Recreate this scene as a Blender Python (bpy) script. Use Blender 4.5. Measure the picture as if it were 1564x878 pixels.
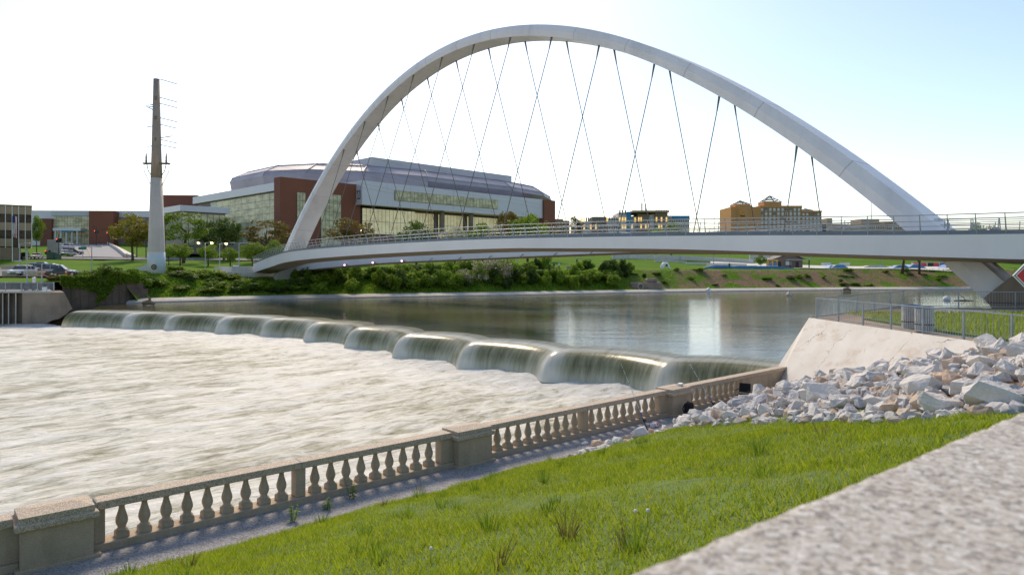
import bpy, bmesh, math, random
import numpy as np
from mathutils import Vector, Matrix, noise as mnoise
R = math.radians
rnd = random.Random(7)
for o in list(bpy.data.objects): bpy.data.objects.remove(o)
scn = bpy.context.scene
col = scn.collection
# ---------------------------------------------------------------- camera, sky, sun, exposure
CZ = 5.86; FP = 1043.0; CX = 782.0; HY = 408.0
cam = bpy.data.cameras.new('camera'); camo = bpy.data.objects.new('camera', cam); col.objects.link(camo)
camo.location = (0, 0, CZ); camo.rotation_euler = (R(90), 0, 0)
cam.sensor_width = 36; cam.lens = 36 * FP / 1564; cam.shift_y = -(439 - HY) / 1564
cam.clip_start = 0.05; cam.clip_end = 12000
cam.dof.use_dof = True; cam.dof.focus_distance = 45; cam.dof.aperture_fstop = 3.2
scn.camera = camo
SUN_AZ, SUN_EL = R(-13.5), R(42)
world = bpy.data.worlds.new('World'); scn.world = world; world.use_nodes = True
wn = world.node_tree.nodes; wl = world.node_tree.links
sky = wn.new('ShaderNodeTexSky'); sky.sky_type = 'NISHITA'; sky.sun_disc = False
sky.sun_elevation = SUN_EL; sky.sun_rotation = SUN_AZ; sky.air_density = 1.0; sky.dust_density = 0.8; sky.ozone_density = 5.0
bg = wn['Background']; bg.inputs['Strength'].default_value = 0.15
wb = wn.new('ShaderNodeMix'); wb.data_type = 'RGBA'; wb.blend_type = 'MULTIPLY'; wb.inputs[0].default_value = 1.0; wb.inputs[7].default_value = (1.14, .965, .80, 1)   # one even white balance for the whole sky
wl.new(sky.outputs[0], wb.inputs[6]); wl.new(wb.outputs[2], bg.inputs['Color'])
sl = bpy.data.lights.new('sun', 'SUN'); sl.energy = 2.4; sl.angle = R(14.0); sl.color = (1, .83, .62)
so = bpy.data.objects.new('sun', sl); col.objects.link(so)
sd = Vector((math.sin(SUN_AZ) * math.cos(SUN_EL), math.cos(SUN_AZ) * math.cos(SUN_EL), math.sin(SUN_EL)))
so.rotation_euler = sd.to_track_quat('Z', 'Y').to_euler(); so.location = (-20, 60, 60)
scn.view_settings.view_transform = 'Standard'; scn.view_settings.look = 'None'
scn.view_settings.exposure = 0.62; scn.view_settings.gamma = 1.0
scn.render.engine = 'CYCLES'
scn.cycles.max_bounces = 6; scn.cycles.transparent_max_bounces = 8

# ---------------------------------------------------------------- helpers
def P(x, y, Y): return Vector(((x - CX) / FP * Y, Y, CZ - (y - HY) / FP * Y))
def PX(x, Y): return (x - CX) / FP * Y
def PZ(y, Y): return CZ - (y - HY) / FP * Y
def PG(x, y, z=0.0):
    Y = (CZ - z) * FP / (y - HY); return Vector((PX(x, Y), Y, z))
def tag(o, label=None, cat=None, group=None, kind=None):
    if label: o['label'] = label
    if cat: o['category'] = cat
    if group: o['group'] = group
    if kind: o['kind'] = kind
    return o
def thing(name, label, cat, loc=(0, 0, 0), rz=0.0, group=None):
    o = bpy.data.objects.new(name, None); col.objects.link(o); o.empty_display_size = .3
    o.location = loc; o.rotation_euler = (0, 0, rz)
    return tag(o, label, cat, group)
def link(name, me, parent=None, loc=None, rot=None, scale=None, m=None):
    o = bpy.data.objects.new(name, me); col.objects.link(o)
    if parent: o.parent = parent
    if loc is not None: o.location = loc
    if rot is not None: o.rotation_euler = rot
    if scale is not None: o.scale = scale
    if m is not None:
        o.material_slots[0].link = 'OBJECT'; o.material_slots[0].material = m
    return o
def copy_tree(o, parent=None):
    c = o.copy(); col.objects.link(c); c.parent = parent
    for ch in list(o.children): copy_tree(ch, c)
    return c
class MB:
    def __init__(s): s.v = []; s.f = []
    def add(s, vs, fs):
        n = len(s.v); s.v += [tuple(p) for p in vs]; s.f += [tuple(i + n for i in f) for f in fs]; return s
    def box(s, x0, x1, y0, y1, z0, z1):
        return s.add([(x0, y0, z0), (x1, y0, z0), (x1, y1, z0), (x0, y1, z0), (x0, y0, z1), (x1, y0, z1), (x1, y1, z1), (x0, y1, z1)],
                     [(0, 3, 2, 1), (4, 5, 6, 7), (0, 1, 5, 4), (1, 2, 6, 5), (2, 3, 7, 6), (3, 0, 4, 7)])
    def prism(s, poly, z0, z1):
        n = len(poly); f = [tuple(range(n - 1, -1, -1)), tuple(range(n, 2 * n))]
        f += [(i, (i + 1) % n, n + (i + 1) % n, n + i) for i in range(n)]
        return s.add([(p[0], p[1], z0) for p in poly] + [(p[0], p[1], z1) for p in poly], f)
    def extr(s, poly, y0, y1):            # polygon in xz, extruded along y
        n = len(poly); f = [tuple(range(n)), tuple(range(2 * n - 1, n - 1, -1))]
        f += [(i, n + i, n + (i + 1) % n, (i + 1) % n) for i in range(n)]
        return s.add([(p[0], y0, p[1]) for p in poly] + [(p[0], y1, p[1]) for p in poly], f)
    def tube(s, pts, r, n=6, cap=True):
        pts = [Vector(p) for p in pts]; m = len(pts)
        rr = list(r) if hasattr(r, '__len__') else [r] * m
        vs = []; up = None
        for i, p in enumerate(pts):
            d = (pts[min(i + 1, m - 1)] - pts[max(i - 1, 0)]).normalized()
            if up is None: up = Vector((0, 0, 1)) if abs(d.z) < .9 else Vector((1, 0, 0))
            a = d.cross(up).normalized(); b = a.cross(d).normalized(); up = b
            for k in range(n):
                t = 2 * math.pi * (k + .5) / n; vs.append(p + (a * math.cos(t) + b * math.sin(t)) * rr[i])
        fs = [(i * n + k, i * n + (k + 1) % n, (i + 1) * n + (k + 1) % n, (i + 1) * n + k) for i in range(m - 1) for k in range(n)]
        if cap: fs += [tuple(range(n - 1, -1, -1)), tuple(range((m - 1) * n, m * n))]
        return s.add(vs, fs)
    def lathe(s, prof, n=12, c=(0, 0, 0), cap=True):
        m = len(prof)
        vs = [(c[0] + r * math.cos(2 * math.pi * k / n), c[1] + r * math.sin(2 * math.pi * k / n), c[2] + z) for r, z in prof for k in range(n)]
        fs = [(i * n + k, i * n + (k + 1) % n, (i + 1) * n + (k + 1) % n, (i + 1) * n + k) for i in range(m - 1) for k in range(n)]
        if cap: fs += [tuple(range(n - 1, -1, -1)), tuple(range((m - 1) * n, m * n))]
        return s.add(vs, fs)
    def loft(s, rings, close=True, cap=True):
        n = len(rings[0]); m = len(rings); vs = [p for r in rings for p in r]
        kk = n if close else n - 1
        fs = [(i * n + k, i * n + (k + 1) % n, (i + 1) * n + (k + 1) % n, (i + 1) * n + k) for i in range(m - 1) for k in range(kk)]
        if cap and close: fs += [tuple(range(n - 1, -1, -1)), tuple(range((m - 1) * n, m * n))]
        return s.add(vs, fs)
    def mesh(s, name, m, smooth=False, bevel=0):
        me = bpy.data.meshes.new(name); me.from_pydata(s.v, [], s.f)
        if bevel or True:
            bm = bmesh.new(); bm.from_mesh(me)
            if len(bm.faces) < 40000: bmesh.ops.recalc_face_normals(bm, faces=bm.faces)
            if bevel: bmesh.ops.bevel(bm, geom=list(bm.edges), offset=bevel, segments=1, affect='EDGES')
            bm.to_mesh(me); bm.free()
        if m: me.materials.append(m)
        if smooth: me.shade_smooth()
        return me
    def build(s, name, m, parent=None, smooth=False, bevel=0, loc=None, rot=None):
        return link(name, s.mesh(name, m, smooth, bevel), parent, loc, rot)
def box_obj(name, m, parent, x0, x1, y0, y1, z0, z1, bevel=0):
    return MB().box(x0, x1, y0, y1, z0, z1).build(name, m, parent, bevel=bevel)
def fastmesh(name, verts, faces, m, k=4, smooth=False):
    verts = np.asarray(verts, np.float32); faces = np.asarray(faces, np.int32)
    me = bpy.data.meshes.new(name); nf = len(faces)
    me.vertices.add(len(verts)); me.vertices.foreach_set('co', verts.ravel())
    me.loops.add(nf * k); me.loops.foreach_set('vertex_index', faces.ravel())
    me.polygons.add(nf); me.polygons.foreach_set('loop_start', np.arange(0, nf * k, k, dtype=np.int32))
    me.update(calc_edges=True)
    if m: me.materials.append(m)
    if smooth: me.shade_smooth()
    return me

# ---------------------------------------------------------------- materials
def newmat(name):
    m = bpy.data.materials.new(name); m.use_nodes = True
    n = m.node_tree.nodes; return m, n, m.node_tree.links, n['Principled BSDF']
def ramp(n, stops):
    r = n.new('ShaderNodeValToRGB'); e = r.color_ramp.elements
    while len(e) < len(stops): e.new(.5)
    for i, (p, c) in enumerate(stops):
        e[i].position = p; e[i].color = (*c, 1) if len(c) == 3 else c
    return r
def nz(n, l, vec, scale, detail=4, rough=.55, dist=0):
    t = n.new('ShaderNodeTexNoise'); t.inputs['Scale'].default_value = scale; t.inputs['Detail'].default_value = detail
    t.inputs['Roughness'].default_value = rough; t.inputs['Distortion'].default_value = dist
    if vec is not None: l.new(vec, t.inputs['Vector'])
    return t
def mapping(n, l, src, scale=(1, 1, 1), rot=(0, 0, 0)):
    mp = n.new('ShaderNodeMapping'); mp.inputs['Scale'].default_value = scale; mp.inputs['Rotation'].default_value = rot
    l.new(src, mp.inputs['Vector']); return mp.outputs[0]
def mixc(n, l, fac, a, b, mode='MIX'):
    mx = n.new('ShaderNodeMix'); mx.data_type = 'RGBA'; mx.blend_type = mode
    for s_, v in ((0, fac), (6, a), (7, b)):
        if hasattr(v, 'is_linked'): l.new(v, mx.inputs[s_])
        else: mx.inputs[s_].default_value = v if s_ == 0 else (*v, 1)
    return mx.outputs[2]
def bump(n, l, b, h, strength=.3, dist=.05, normal=None):
    bp = n.new('ShaderNodeBump'); bp.inputs['Strength'].default_value = strength; bp.inputs['Distance'].default_value = dist
    l.new(h, bp.inputs['Height'])
    if normal is not None: l.new(normal, bp.inputs['Normal'])
    if b is not None: l.new(bp.outputs[0], b.inputs['Normal'])
    return bp.outputs[0]
def coords(n, kind='Object'):
    t = n.new('ShaderNodeTexCoord'); return t.outputs[kind]
def pos(n): return n.new('ShaderNodeNewGeometry').outputs['Position']
def surf(name, c, rough=.7, var=.18, scale=1.5, metal=0, bmp=.15, bscale=None, stain=0, sstretch=(1, 1, .15), speck=0, spscale=60, bdist=.02):
    """plain surface: base colour, cloudy variation, optional vertical stains and speckle"""
    m, n, l, b = newmat(name)
    g = pos(n)
    t1 = nz(n, l, g, scale, 6, .6)
    lo = tuple(x * (1 - var) for x in c); hi = tuple(min(1, x * (1 + var)) for x in c)
    r = ramp(n, [(.3, lo), (.7, hi)]); l.new(t1.outputs[0], r.inputs[0]); c_ = r.outputs[0]
    if stain:
        t2 = nz(n, l, mapping(n, l, g, sstretch), scale * 2.2, 5, .65)
        r2 = ramp(n, [(.48, (0, 0, 0)), (.75, (1, 1, 1))]); l.new(t2.outputs[0], r2.inputs[0])
        ml = n.new('ShaderNodeMath'); ml.operation = 'MULTIPLY'; ml.inputs[1].default_value = stain; l.new(r2.outputs[0], ml.inputs[0])
        c_ = mixc(n, l, ml.outputs[0], c_, tuple(x * .38 for x in c))
    if speck:
        t3 = n.new('ShaderNodeTexVoronoi'); t3.inputs['Scale'].default_value = spscale; l.new(g, t3.inputs['Vector'])
        bw = n.new('ShaderNodeSeparateColor'); l.new(t3.outputs['Color'], bw.inputs[0])
        r3 = ramp(n, [(.2, tuple(x * .45 for x in c)), (.5, c), (.8, tuple(min(1, x * 1.9) for x in c))]); l.new(bw.outputs[0], r3.inputs[0])
        c_ = mixc(n, l, speck, c_, r3.outputs[0])
    l.new(c_, b.inputs['Base Color']); b.inputs['Roughness'].default_value = rough; b.inputs['Metallic'].default_value = metal
    if rough >= .85: b.inputs['Specular IOR Level'].default_value = .2
    if bmp:
        tb = nz(n, l, g, bscale or scale * 14, 5, .6); bump(n, l, b, tb.outputs[0], bmp, bdist)
    return m
def leafmat(name, c1, c2, trans=.45, hue=.25, island=None):
    m, n, l, b = newmat(name)
    oi = n.new('ShaderNodeObjectInfo'); g = pos(n)
    t = nz(n, l, g, .55, 3); t2 = nz(n, l, g, 6.0, 2)
    ad = n.new('ShaderNodeMath'); ad.operation = 'MULTIPLY_ADD'; ad.inputs[1].default_value = .5; l.new(t2.outputs[0], ad.inputs[0])
    m2 = n.new('ShaderNodeMath'); m2.operation = 'MULTIPLY'; m2.inputs[1].default_value = .5; l.new(t.outputs[0], m2.inputs[0]); l.new(m2.outputs[0], ad.inputs[2])
    r = ramp(n, [(.36, c1), (.64, c2)]); l.new(ad.outputs[0], r.inputs[0])
    hs = n.new('ShaderNodeHueSaturation'); co = r.outputs[0]
    if island:
        ri = ramp(n, island); l.new(n.new('ShaderNodeNewGeometry').outputs['Random Per Island'], ri.inputs[0]); co = mixc(n, l, .55, co, ri.outputs[0])
    l.new(co, hs.inputs['Color'])
    mr = n.new('ShaderNodeMapRange'); mr.inputs[3].default_value = 1 - hue; mr.inputs[4].default_value = 1 + hue; l.new(oi.outputs['Random'], mr.inputs[0]); l.new(mr.outputs[0], hs.inputs['Value'])
    b.inputs['Roughness'].default_value = .6; b.inputs['Specular IOR Level'].default_value = .25
    l.new(hs.outputs[0], b.inputs['Base Color'])
    tr = n.new('ShaderNodeBsdfTranslucent'); l.new(hs.outputs[0], tr.inputs['Color'])
    mx = n.new('ShaderNodeMixShader'); mx.inputs[0].default_value = trans
    l.new(b.outputs[0], mx.inputs[1]); l.new(tr.outputs[0], mx.inputs[2]); l.new(mx.outputs[0], n['Material Output'].inputs[0])
    return m
def plain(name, c, rough=.5, metal=0, emit=0, spec=.5):
    m, n, l, b = newmat(name); b.inputs['Base Color'].default_value = (*c, 1); b.inputs['Roughness'].default_value = rough
    b.inputs['Metallic'].default_value = metal; b.inputs['Specular IOR Level'].default_value = spec
    if emit: b.inputs['Emission Color'].default_value = (*c, 1); b.inputs['Emission Strength'].default_value = emit
    return m
def glassmat(name, c, rough=.08, spec=.6):
    m, n, l, b = newmat(name); t = nz(n, l, mapping(n, l, pos(n), (.35, .35, .6)), 1.0, 2)
    r = ramp(n, [(.35, tuple(x * .65 for x in c)), (.65, tuple(min(1, x * 1.25) for x in c))]); l.new(t.outputs[0], r.inputs[0]); l.new(r.outputs[0], b.inputs['Base Color'])
    b.inputs['Roughness'].default_value = rough; b.inputs['Specular IOR Level'].default_value = spec; return m
def brickmat(name, c1, c2, mortar, scale):
    m, n, l, b = newmat(name); t = n.new('ShaderNodeTexBrick'); l.new(coords(n), t.inputs['Vector'])
    mp = mapping(n, l, coords(n), (1, 1, 1), (R(90), 0, 0)); l.new(mp, t.inputs['Vector'])
    t.inputs['Scale'].default_value = scale; t.inputs['Color1'].default_value = (*c1, 1); t.inputs['Color2'].default_value = (*c2, 1); t.inputs['Mortar'].default_value = (*mortar, 1)
    n1 = nz(n, l, pos(n), .12, 5); c_ = mixc(n, l, .35, t.outputs[0], mixc(n, l, n1.outputs[0], tuple(x * .6 for x in c1), tuple(x * 1.3 for x in c2)))
    l.new(c_, b.inputs['Base Color']); b.inputs['Roughness'].default_value = .85; return m
M = {}
M['balu'] = surf('balustrade_concrete', (.43, .345, .25), .85, .14, 1.3, stain=.4, speck=.18, spscale=110, bmp=.25, bscale=60)
M['agg'] = surf('exposed_aggregate', (.42, .34, .255), .8, .16, 2.0, speck=.6, spscale=75, bmp=.5, bscale=110, bdist=.01)
M['joint'] = plain('joint_sealant', (.32, .40, .47), .6)
M['gravel'] = surf('gravel', (.30, .29, .285), .95, .3, 2.5, speck=.5, spscale=45, bmp=.8, bscale=50, bdist=.03)
M['white'] = surf('white_paint', (.78, .775, .78), .38, .05, .12, stain=.10, bmp=.02)
M['arch'] = surf('arch_paint', (.74, .725, .725), .42, .06, .15, stain=.28, sstretch=(1, 1, .2), bmp=.02)
M['seam'] = plain('weld_seam', (.48, .48, .49), .6)
M['soff'] = surf('soffit_bounce_tan', (.42, .36, .28), .8, .1, .5)  # tan of light bounced under the decks, put into the colour
M['steel'] = surf('galvanised_steel', (.34, .37, .39), .5, .12, 3.0, metal=.25, bmp=.03)
M['curb'] = surf('blue_grey_steel', (.13, .165, .21), .3, .15, .8, metal=.3, bmp=.02)
M['cable'] = plain('cable_steel', (.15, .125, .10), .6, .0)
M['conc'] = surf('concrete', (.45, .43, .39), .85, .12, .5, stain=.35, bmp=.2, bscale=12)
M['conc_w'] = surf('pale_concrete', (.60, .57, .52), .8, .10, .8, stain=.25, bmp=.2, bscale=18)
M['conc_d'] = surf('weathered_concrete', (.27, .215, .165), .9, .22, .35, stain=.55, bmp=.3, bscale=9)
M['wall_d'] = surf('dark_retaining_wall', (.15, .115, .085), .95, .3, .4, stain=.5, bmp=.4, bscale=7)
M['brown'] = surf('brown_concrete', (.27, .215, .165), .85, .16, .35, stain=.4)
M['asphalt'] = surf('asphalt', (.20, .20, .215), .9, .15, .3)
M['granite'] = surf('granite_parapet', (.42, .355, .28), .85, .12, 14, speck=.5, spscale=230, bmp=.3, bscale=160, bdist=.004)
m_, n_n, l_l, b_b = newmat('granite_parapet'); vo_ = n_n.new('ShaderNodeTexVoronoi'); vo_.inputs['Scale'].default_value = 75; l_l.new(pos(n_n), vo_.inputs['Vector'])
vb_ = n_n.new('ShaderNodeTexVoronoi'); vb_.inputs['Scale'].default_value = 190; l_l.new(pos(n_n), vb_.inputs['Vector'])
sp_ = n_n.new('ShaderNodeSeparateColor'); l_l.new(vo_.outputs['Color'], sp_.inputs[0]); sq_ = n_n.new('ShaderNodeSeparateColor'); l_l.new(vb_.outputs['Color'], sq_.inputs[0])
r1_ = ramp(n_n, [(0, (.10, .09, .08)), (.2, (.24, .22, .20)), (.4, (.40, .35, .28)), (.65, (.48, .46, .43)), (.85, (.56, .53, .48)), (1, (.70, .69, .67))]); l_l.new(sp_.outputs[0], r1_.inputs[0])
r2_ = ramp(n_n, [(0, (.18, .17, .16)), (.5, (.40, .37, .33)), (1, (.60, .58, .54))]); l_l.new(sq_.outputs[0], r2_.inputs[0])
l_l.new(mixc(n_n, l_l, .45, r1_.outputs[0], r2_.outputs[0]), b_b.inputs['Base Color']); b_b.inputs['Roughness'].default_value = .85; b_b.inputs['Specular IOR Level'].default_value = .2
bump(n_n, l_l, b_b, vo_.outputs['Distance'], .25, .003); M['granite'] = m_
M['dark'] = plain('dark_metal', (.03, .03, .032), .5)
M['black'] = surf('black_fabric', (.018, .018, .02), .85, .3, 20, bmp=.3)
M['brick'] = brickmat('red_brick', (.235, .075, .04), (.275, .095, .052), (.22, .10, .07), 1.2)
M['brick2'] = brickmat('brown_brick', (.19, .065, .04), (.22, .08, .05), (.18, .09, .06), 1.2)
M['panel'] = surf('metal_panel', (.62, .61, .65), .4, .04, .2, metal=.2, bmp=0)
M['dome'] = surf('dome_metal', (.40, .37, .405), .5, .12, .12, metal=.15, stain=.3, sstretch=(.4, .4, 1), bmp=.05, bscale=.6)
M['lid'] = surf('roof_parapet', (.55, .54, .57), .6, .05, .2, bmp=0)
M['glassw'] = glassmat('warm_glass', (.62, .55, .33), .2, .4)  # pane colour brightened to stand in for the sky mirrored in it
M['glassg'] = glassmat('green_glass', (.30, .33, .24), .10)
M['glassd'] = glassmat('dark_glass', (.06, .06, .06), .08)
M['glasslit'] = glassmat('lit_interior_glass', (.55, .50, .30), .15)
b_ = M['glasslit'].node_tree.nodes['Principled BSDF']; b_.inputs['Emission Color'].default_value = (.9, .80, .45, 1); b_.inputs['Emission Strength'].default_value = .16
M['mull'] = plain('mullion', (.20, .19, .16), .5, .3)
M['tan'] = surf('tan_stucco', (.56, .29, .115), .9, .06, .1)
M['tan2'] = surf('tan_stone', (.42, .30, .19), .9, .08, .1)
M['tan3'] = surf('tan_window_bay', (.36, .225, .13), .9, .06, .1)
M['taupe'] = surf('taupe_siding', (.25, .19, .15), .85, .05, .1)
M['offw'] = surf('offwhite_siding', (.58, .55, .53), .8, .05, .1)
M['blue'] = surf('blue_panel', (.03, .22, .40), .5, .05, .2)
M['bluep'] = surf('skatepark_blue', (.05, .20, .45), .5, .1, .3)
M['lit'] = plain('lit_window', (1.0, .62, .18), .4, 0, .55)
M['bronze'] = glassmat('bronze_glass', (.085, .055, .035), .35, .15)
M['spandrel'] = surf('spandrel', (.38, .27, .17), .5, .06, .5)
M['wood'] = surf('driftwood', (.22, .17, .12), .9, .25, 4, bmp=.4)
M['bark'] = surf('bark', (.10, .075, .055), .95, .25, 5, bmp=.5)
M['lime'] = surf('limestone_block', (.50, .40, .27), .9, .15, 2)
M['soil'] = surf('bare_soil', (.20, .13, .085), .95, .3, 3, bmp=.6, bscale=25)
M['leaf'] = leafmat('foliage_green', (.12, .20, .018), (.26, .38, .035))
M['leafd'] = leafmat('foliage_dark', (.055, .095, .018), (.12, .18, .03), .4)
M['leafb'] = leafmat('foliage_bright', (.13, .225, .018), (.27, .38, .035))
M['leafo'] = leafmat('foliage_bronze', (.11, .09, .02), (.19, .15, .03))
M['leafy'] = leafmat('foliage_yellow', (.16, .15, .02), (.26, .23, .03))
M['leafw'] = leafmat('blossom', (.30, .30, .17), (.52, .50, .32), .3)
M['grass'] = leafmat('grass_blades', (.19, .26, .010), (.35, .43, .020), .5, .0, [(0, (.07, .13, .010)), (.35, (.24, .33, .016)), (.8, (.46, .52, .03)), (.95, (.55, .46, .14))])
M['dry'] = leafmat('dry_grass', (.30, .19, .08), (.42, .28, .13), .4)
# ---------------------------------------------------------------- far bank terrain
ZU = 0.10; ZL = -1.9
SHORE = [(-900, 100), (-300, 99), (0, 99.5), (105, 102), (190, 109), (240, 112), (430, 122.6), (560, 129), (800, 141), (950, 152), (1100, 162), (1300, 171.6), (1490, 176), (1800, 182), (2600, 190)]
def shoreY(x): return np.interp(x, [s[0] for s in SHORE], [s[1] for s in SHORE])
PROF = [  # photo column, (metres inland, height)
 (-900, [(0, 3.0), (5, 4.0), (11, 4.2), (50, 6.0), (65, 7.6), (85, 8.2), (150, 14), (300, 16), (900, 18), (5000, 30)]),
 (100, [(0, 3.7), (4, 4.0), (11, 4.2), (50, 6.0), (63, 7.5), (75, 7.9), (145, 14), (300, 16), (900, 18), (5000, 30)]),
 (185, [(0, 3.7), (4, 4.0), (11, 4.4), (50, 6.6), (60, 7.5), (70, 7.8), (137, 14), (300, 16), (900, 18), (5000, 30)]),
 (215, [(0, -.1), (2, .5), (3.2, .8), (9, 4.2), (14, 4.9), (53, 7.2), (63, 7.6), (140, 14), (300, 16), (900, 18), (5000, 30)]),
 (430, [(0, -.1), (2, .5), (4, .8), (14, 3.3), (22, 5.2), (50, 7.4), (78, 9), (128, 14), (300, 16), (900, 18), (5000, 30)]),
 (700, [(0, -.1), (2, .5), (4, .8), (14, 4.6), (30, 5.2), (60, 6.6), (110, 11.0), (140, 14), (300, 16), (900, 18), (5000, 30)]),
 (1000, [(0, -.1), (2.5, .5), (4.5, .8), (15, 5.2), (42, 5.6), (68, 8.0), (105, 11.0), (160, 13), (300, 15), (900, 18), (5000, 30)]),
 (1300, [(0, -.1), (3, .5), (5.5, .8), (16, 5.15), (62, 6.0), (85, 8.6), (120, 10.6), (160, 12), (300, 15), (900, 18), (5000, 30)]),
 (2600, [(0, -.1), (3, .5), (5.5, .8), (16, 5.15), (62, 6.0), (85, 8.6), (120, 10.6), (160, 12), (300, 15), (900, 18), (5000, 30)])]
def far_h(x, Y):
    d = Y - float(shoreY(x)); k = 0
    while k < len(PROF) - 2 and PROF[k + 1][0] < x: k += 1
    a, b = PROF[k], PROF[k + 1]; w = min(1, max(0, (x - a[0]) / (b[0] - a[0])))
    za = np.interp(d, [p[0] for p in a[1]], [p[1] for p in a[1]]); zb = np.interp(d, [p[0] for p in b[1]], [p[1] for p in b[1]])
    return float(za * (1 - w) + zb * w)
def on_far(x, Y, dz=0): return Vector((PX(x, Y), Y, far_h(x, Y) + dz))
xs = sorted(set(list(np.linspace(-900, 2600, 150)) + list(np.linspace(180, 225, 8))))
ds = [0, 1, 2, 3, 4, 5, 6.5, 8, 9, 10, 11, 12, 13, 14, 15, 16, 18, 20, 22, 25, 30, 35, 40, 45, 50, 55, 60, 65, 70, 75, 80, 85, 95, 105, 115, 125, 140, 160, 200, 300, 500, 900, 2000, 5000]
vs = []; fs = []
for x in xs:
    y0 = float(shoreY(x))
    for d in ds:
        Y = y0 + d; X = PX(x, Y); z = far_h(x, Y)
        if 3 < d < 400: z += .22 * mnoise.noise((X * .25, Y * .25, 3)) * min(1, d / 10)
        vs.append((X, Y, z))
nd = len(ds)
for i in range(len(xs) - 1):
    for j in range(nd - 1): fs.append((i * nd + j, (i + 1) * nd + j, (i + 1) * nd + j + 1, i * nd + j + 1))
def lawnmat():
    m, n, l, b = newmat('lawn'); g = pos(n)
    t = nz(n, l, g, .08, 6, .65); t2 = nz(n, l, g, 1.2, 5, .7)
    r = ramp(n, [(.3, (.07, .15, .010)), (.55, (.10, .205, .012)), (.75, (.15, .25, .018))]); l.new(t.outputs[0], r.inputs[0])
    c_ = mixc(n, l, .45, r.outputs[0], mixc(n, l, t2.outputs[0], (.03, .075, .008), (.16, .27, .03)))
    at = n.new('ShaderNodeAttribute'); at.attribute_name = 'soil'
    ms = n.new('ShaderNodeMath'); ms.operation = 'MULTIPLY'; ra = ramp(n, [(.42, (0, 0, 0)), (.54, (1, 1, 1))]); t3 = nz(n, l, g, .22, 5, .6); l.new(t3.outputs[0], ra.inputs[0])
    l.new(at.outputs['Fac'], ms.inputs[0]); l.new(ra.outputs[0], ms.inputs[1])
    c_ = mixc(n, l, ms.outputs[0], c_, mixc(n, l, t2.outputs[0], (.15, .09, .055), (.33, .22, .15)))
    l.new(c_, b.inputs['Base Color']); b.inputs['Roughness'].default_value = .95; b.inputs['Specular IOR Level'].default_value = .05; bump(n, l, b, t2.outputs[0], .6, .15); return m
M['lawn'] = lawnmat()
me = fastmesh('ground', vs, fs, M['lawn'], 4, True)
at = me.attributes.new('soil', 'FLOAT', 'POINT')
sv = np.zeros(len(vs), np.float32); k = 0
for x in xs:
    for d in ds:
        sv[k] = (np.clip((x - 940) / 120, 0, 1) * (1 if 4 < d < 16 else 0)) if d > 3.2 else 0; k += 1
at.data.foreach_set('value', sv)
tag(link('ground', me), kind='structure')
# deep sheet under everything, out to the horizon
box_obj('river_bed', M['soil'], None, -6000, 6000, -3000, 6000, -6, -5.5)['kind'] = 'structure'
# concrete ledge along the far waterline
mb = MB(); rings = []
for x in np.linspace(196, 2500, 60):
    y0 = float(shoreY(x)); X = PX(x, y0); sc = 1 if x < 900 else 1.25
    rings.append([(X, y0 - .6, -.8), (X, y0 - .6, .28), (PX(x, y0 + .2), y0 + .2, .52), (PX(x, y0 + 2.4), y0 + 2.4, .75), (PX(x, y0 + 2.8), y0 + 2.8, .2)])
mb.loft(rings, close=False)
tag(mb.build('river_ledge', M['conc'], None), kind='structure')

# ---------------------------------------------------------------- water
def watermat():
    m, n, l, b = newmat('river_water'); g = pos(n)
    v1 = mapping(n, l, g, (.16, .55, 1), (0, 0, R(-20))); t = nz(n, l, v1, 1.0, 4, .55, .4)
    t2 = nz(n, l, mapping(n, l, g, (.9, 2.4, 1), (0, 0, R(-14))), 1.0, 4, .65)
    b.inputs['Base Color'].default_value = (.085, .075, .038, 1); b.inputs['IOR'].default_value = 1.6; b.inputs['Roughness'].default_value = .09
    r = ramp(n, [(.38, (.06, .06, .06)), (.62, (.13, .13, .13))]); t3 = nz(n, l, mapping(n, l, g, (.02, .07, 1)), 1.0, 4); l.new(t3.outputs[0], r.inputs[0]); l.new(r.outputs[0], b.inputs['Roughness'])
    nb = bump(n, l, None, t.outputs[0], .25, .10); bump(n, l, b, t2.outputs[0], .35, .045, nb); return m
M['water'] = watermat()
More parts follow.
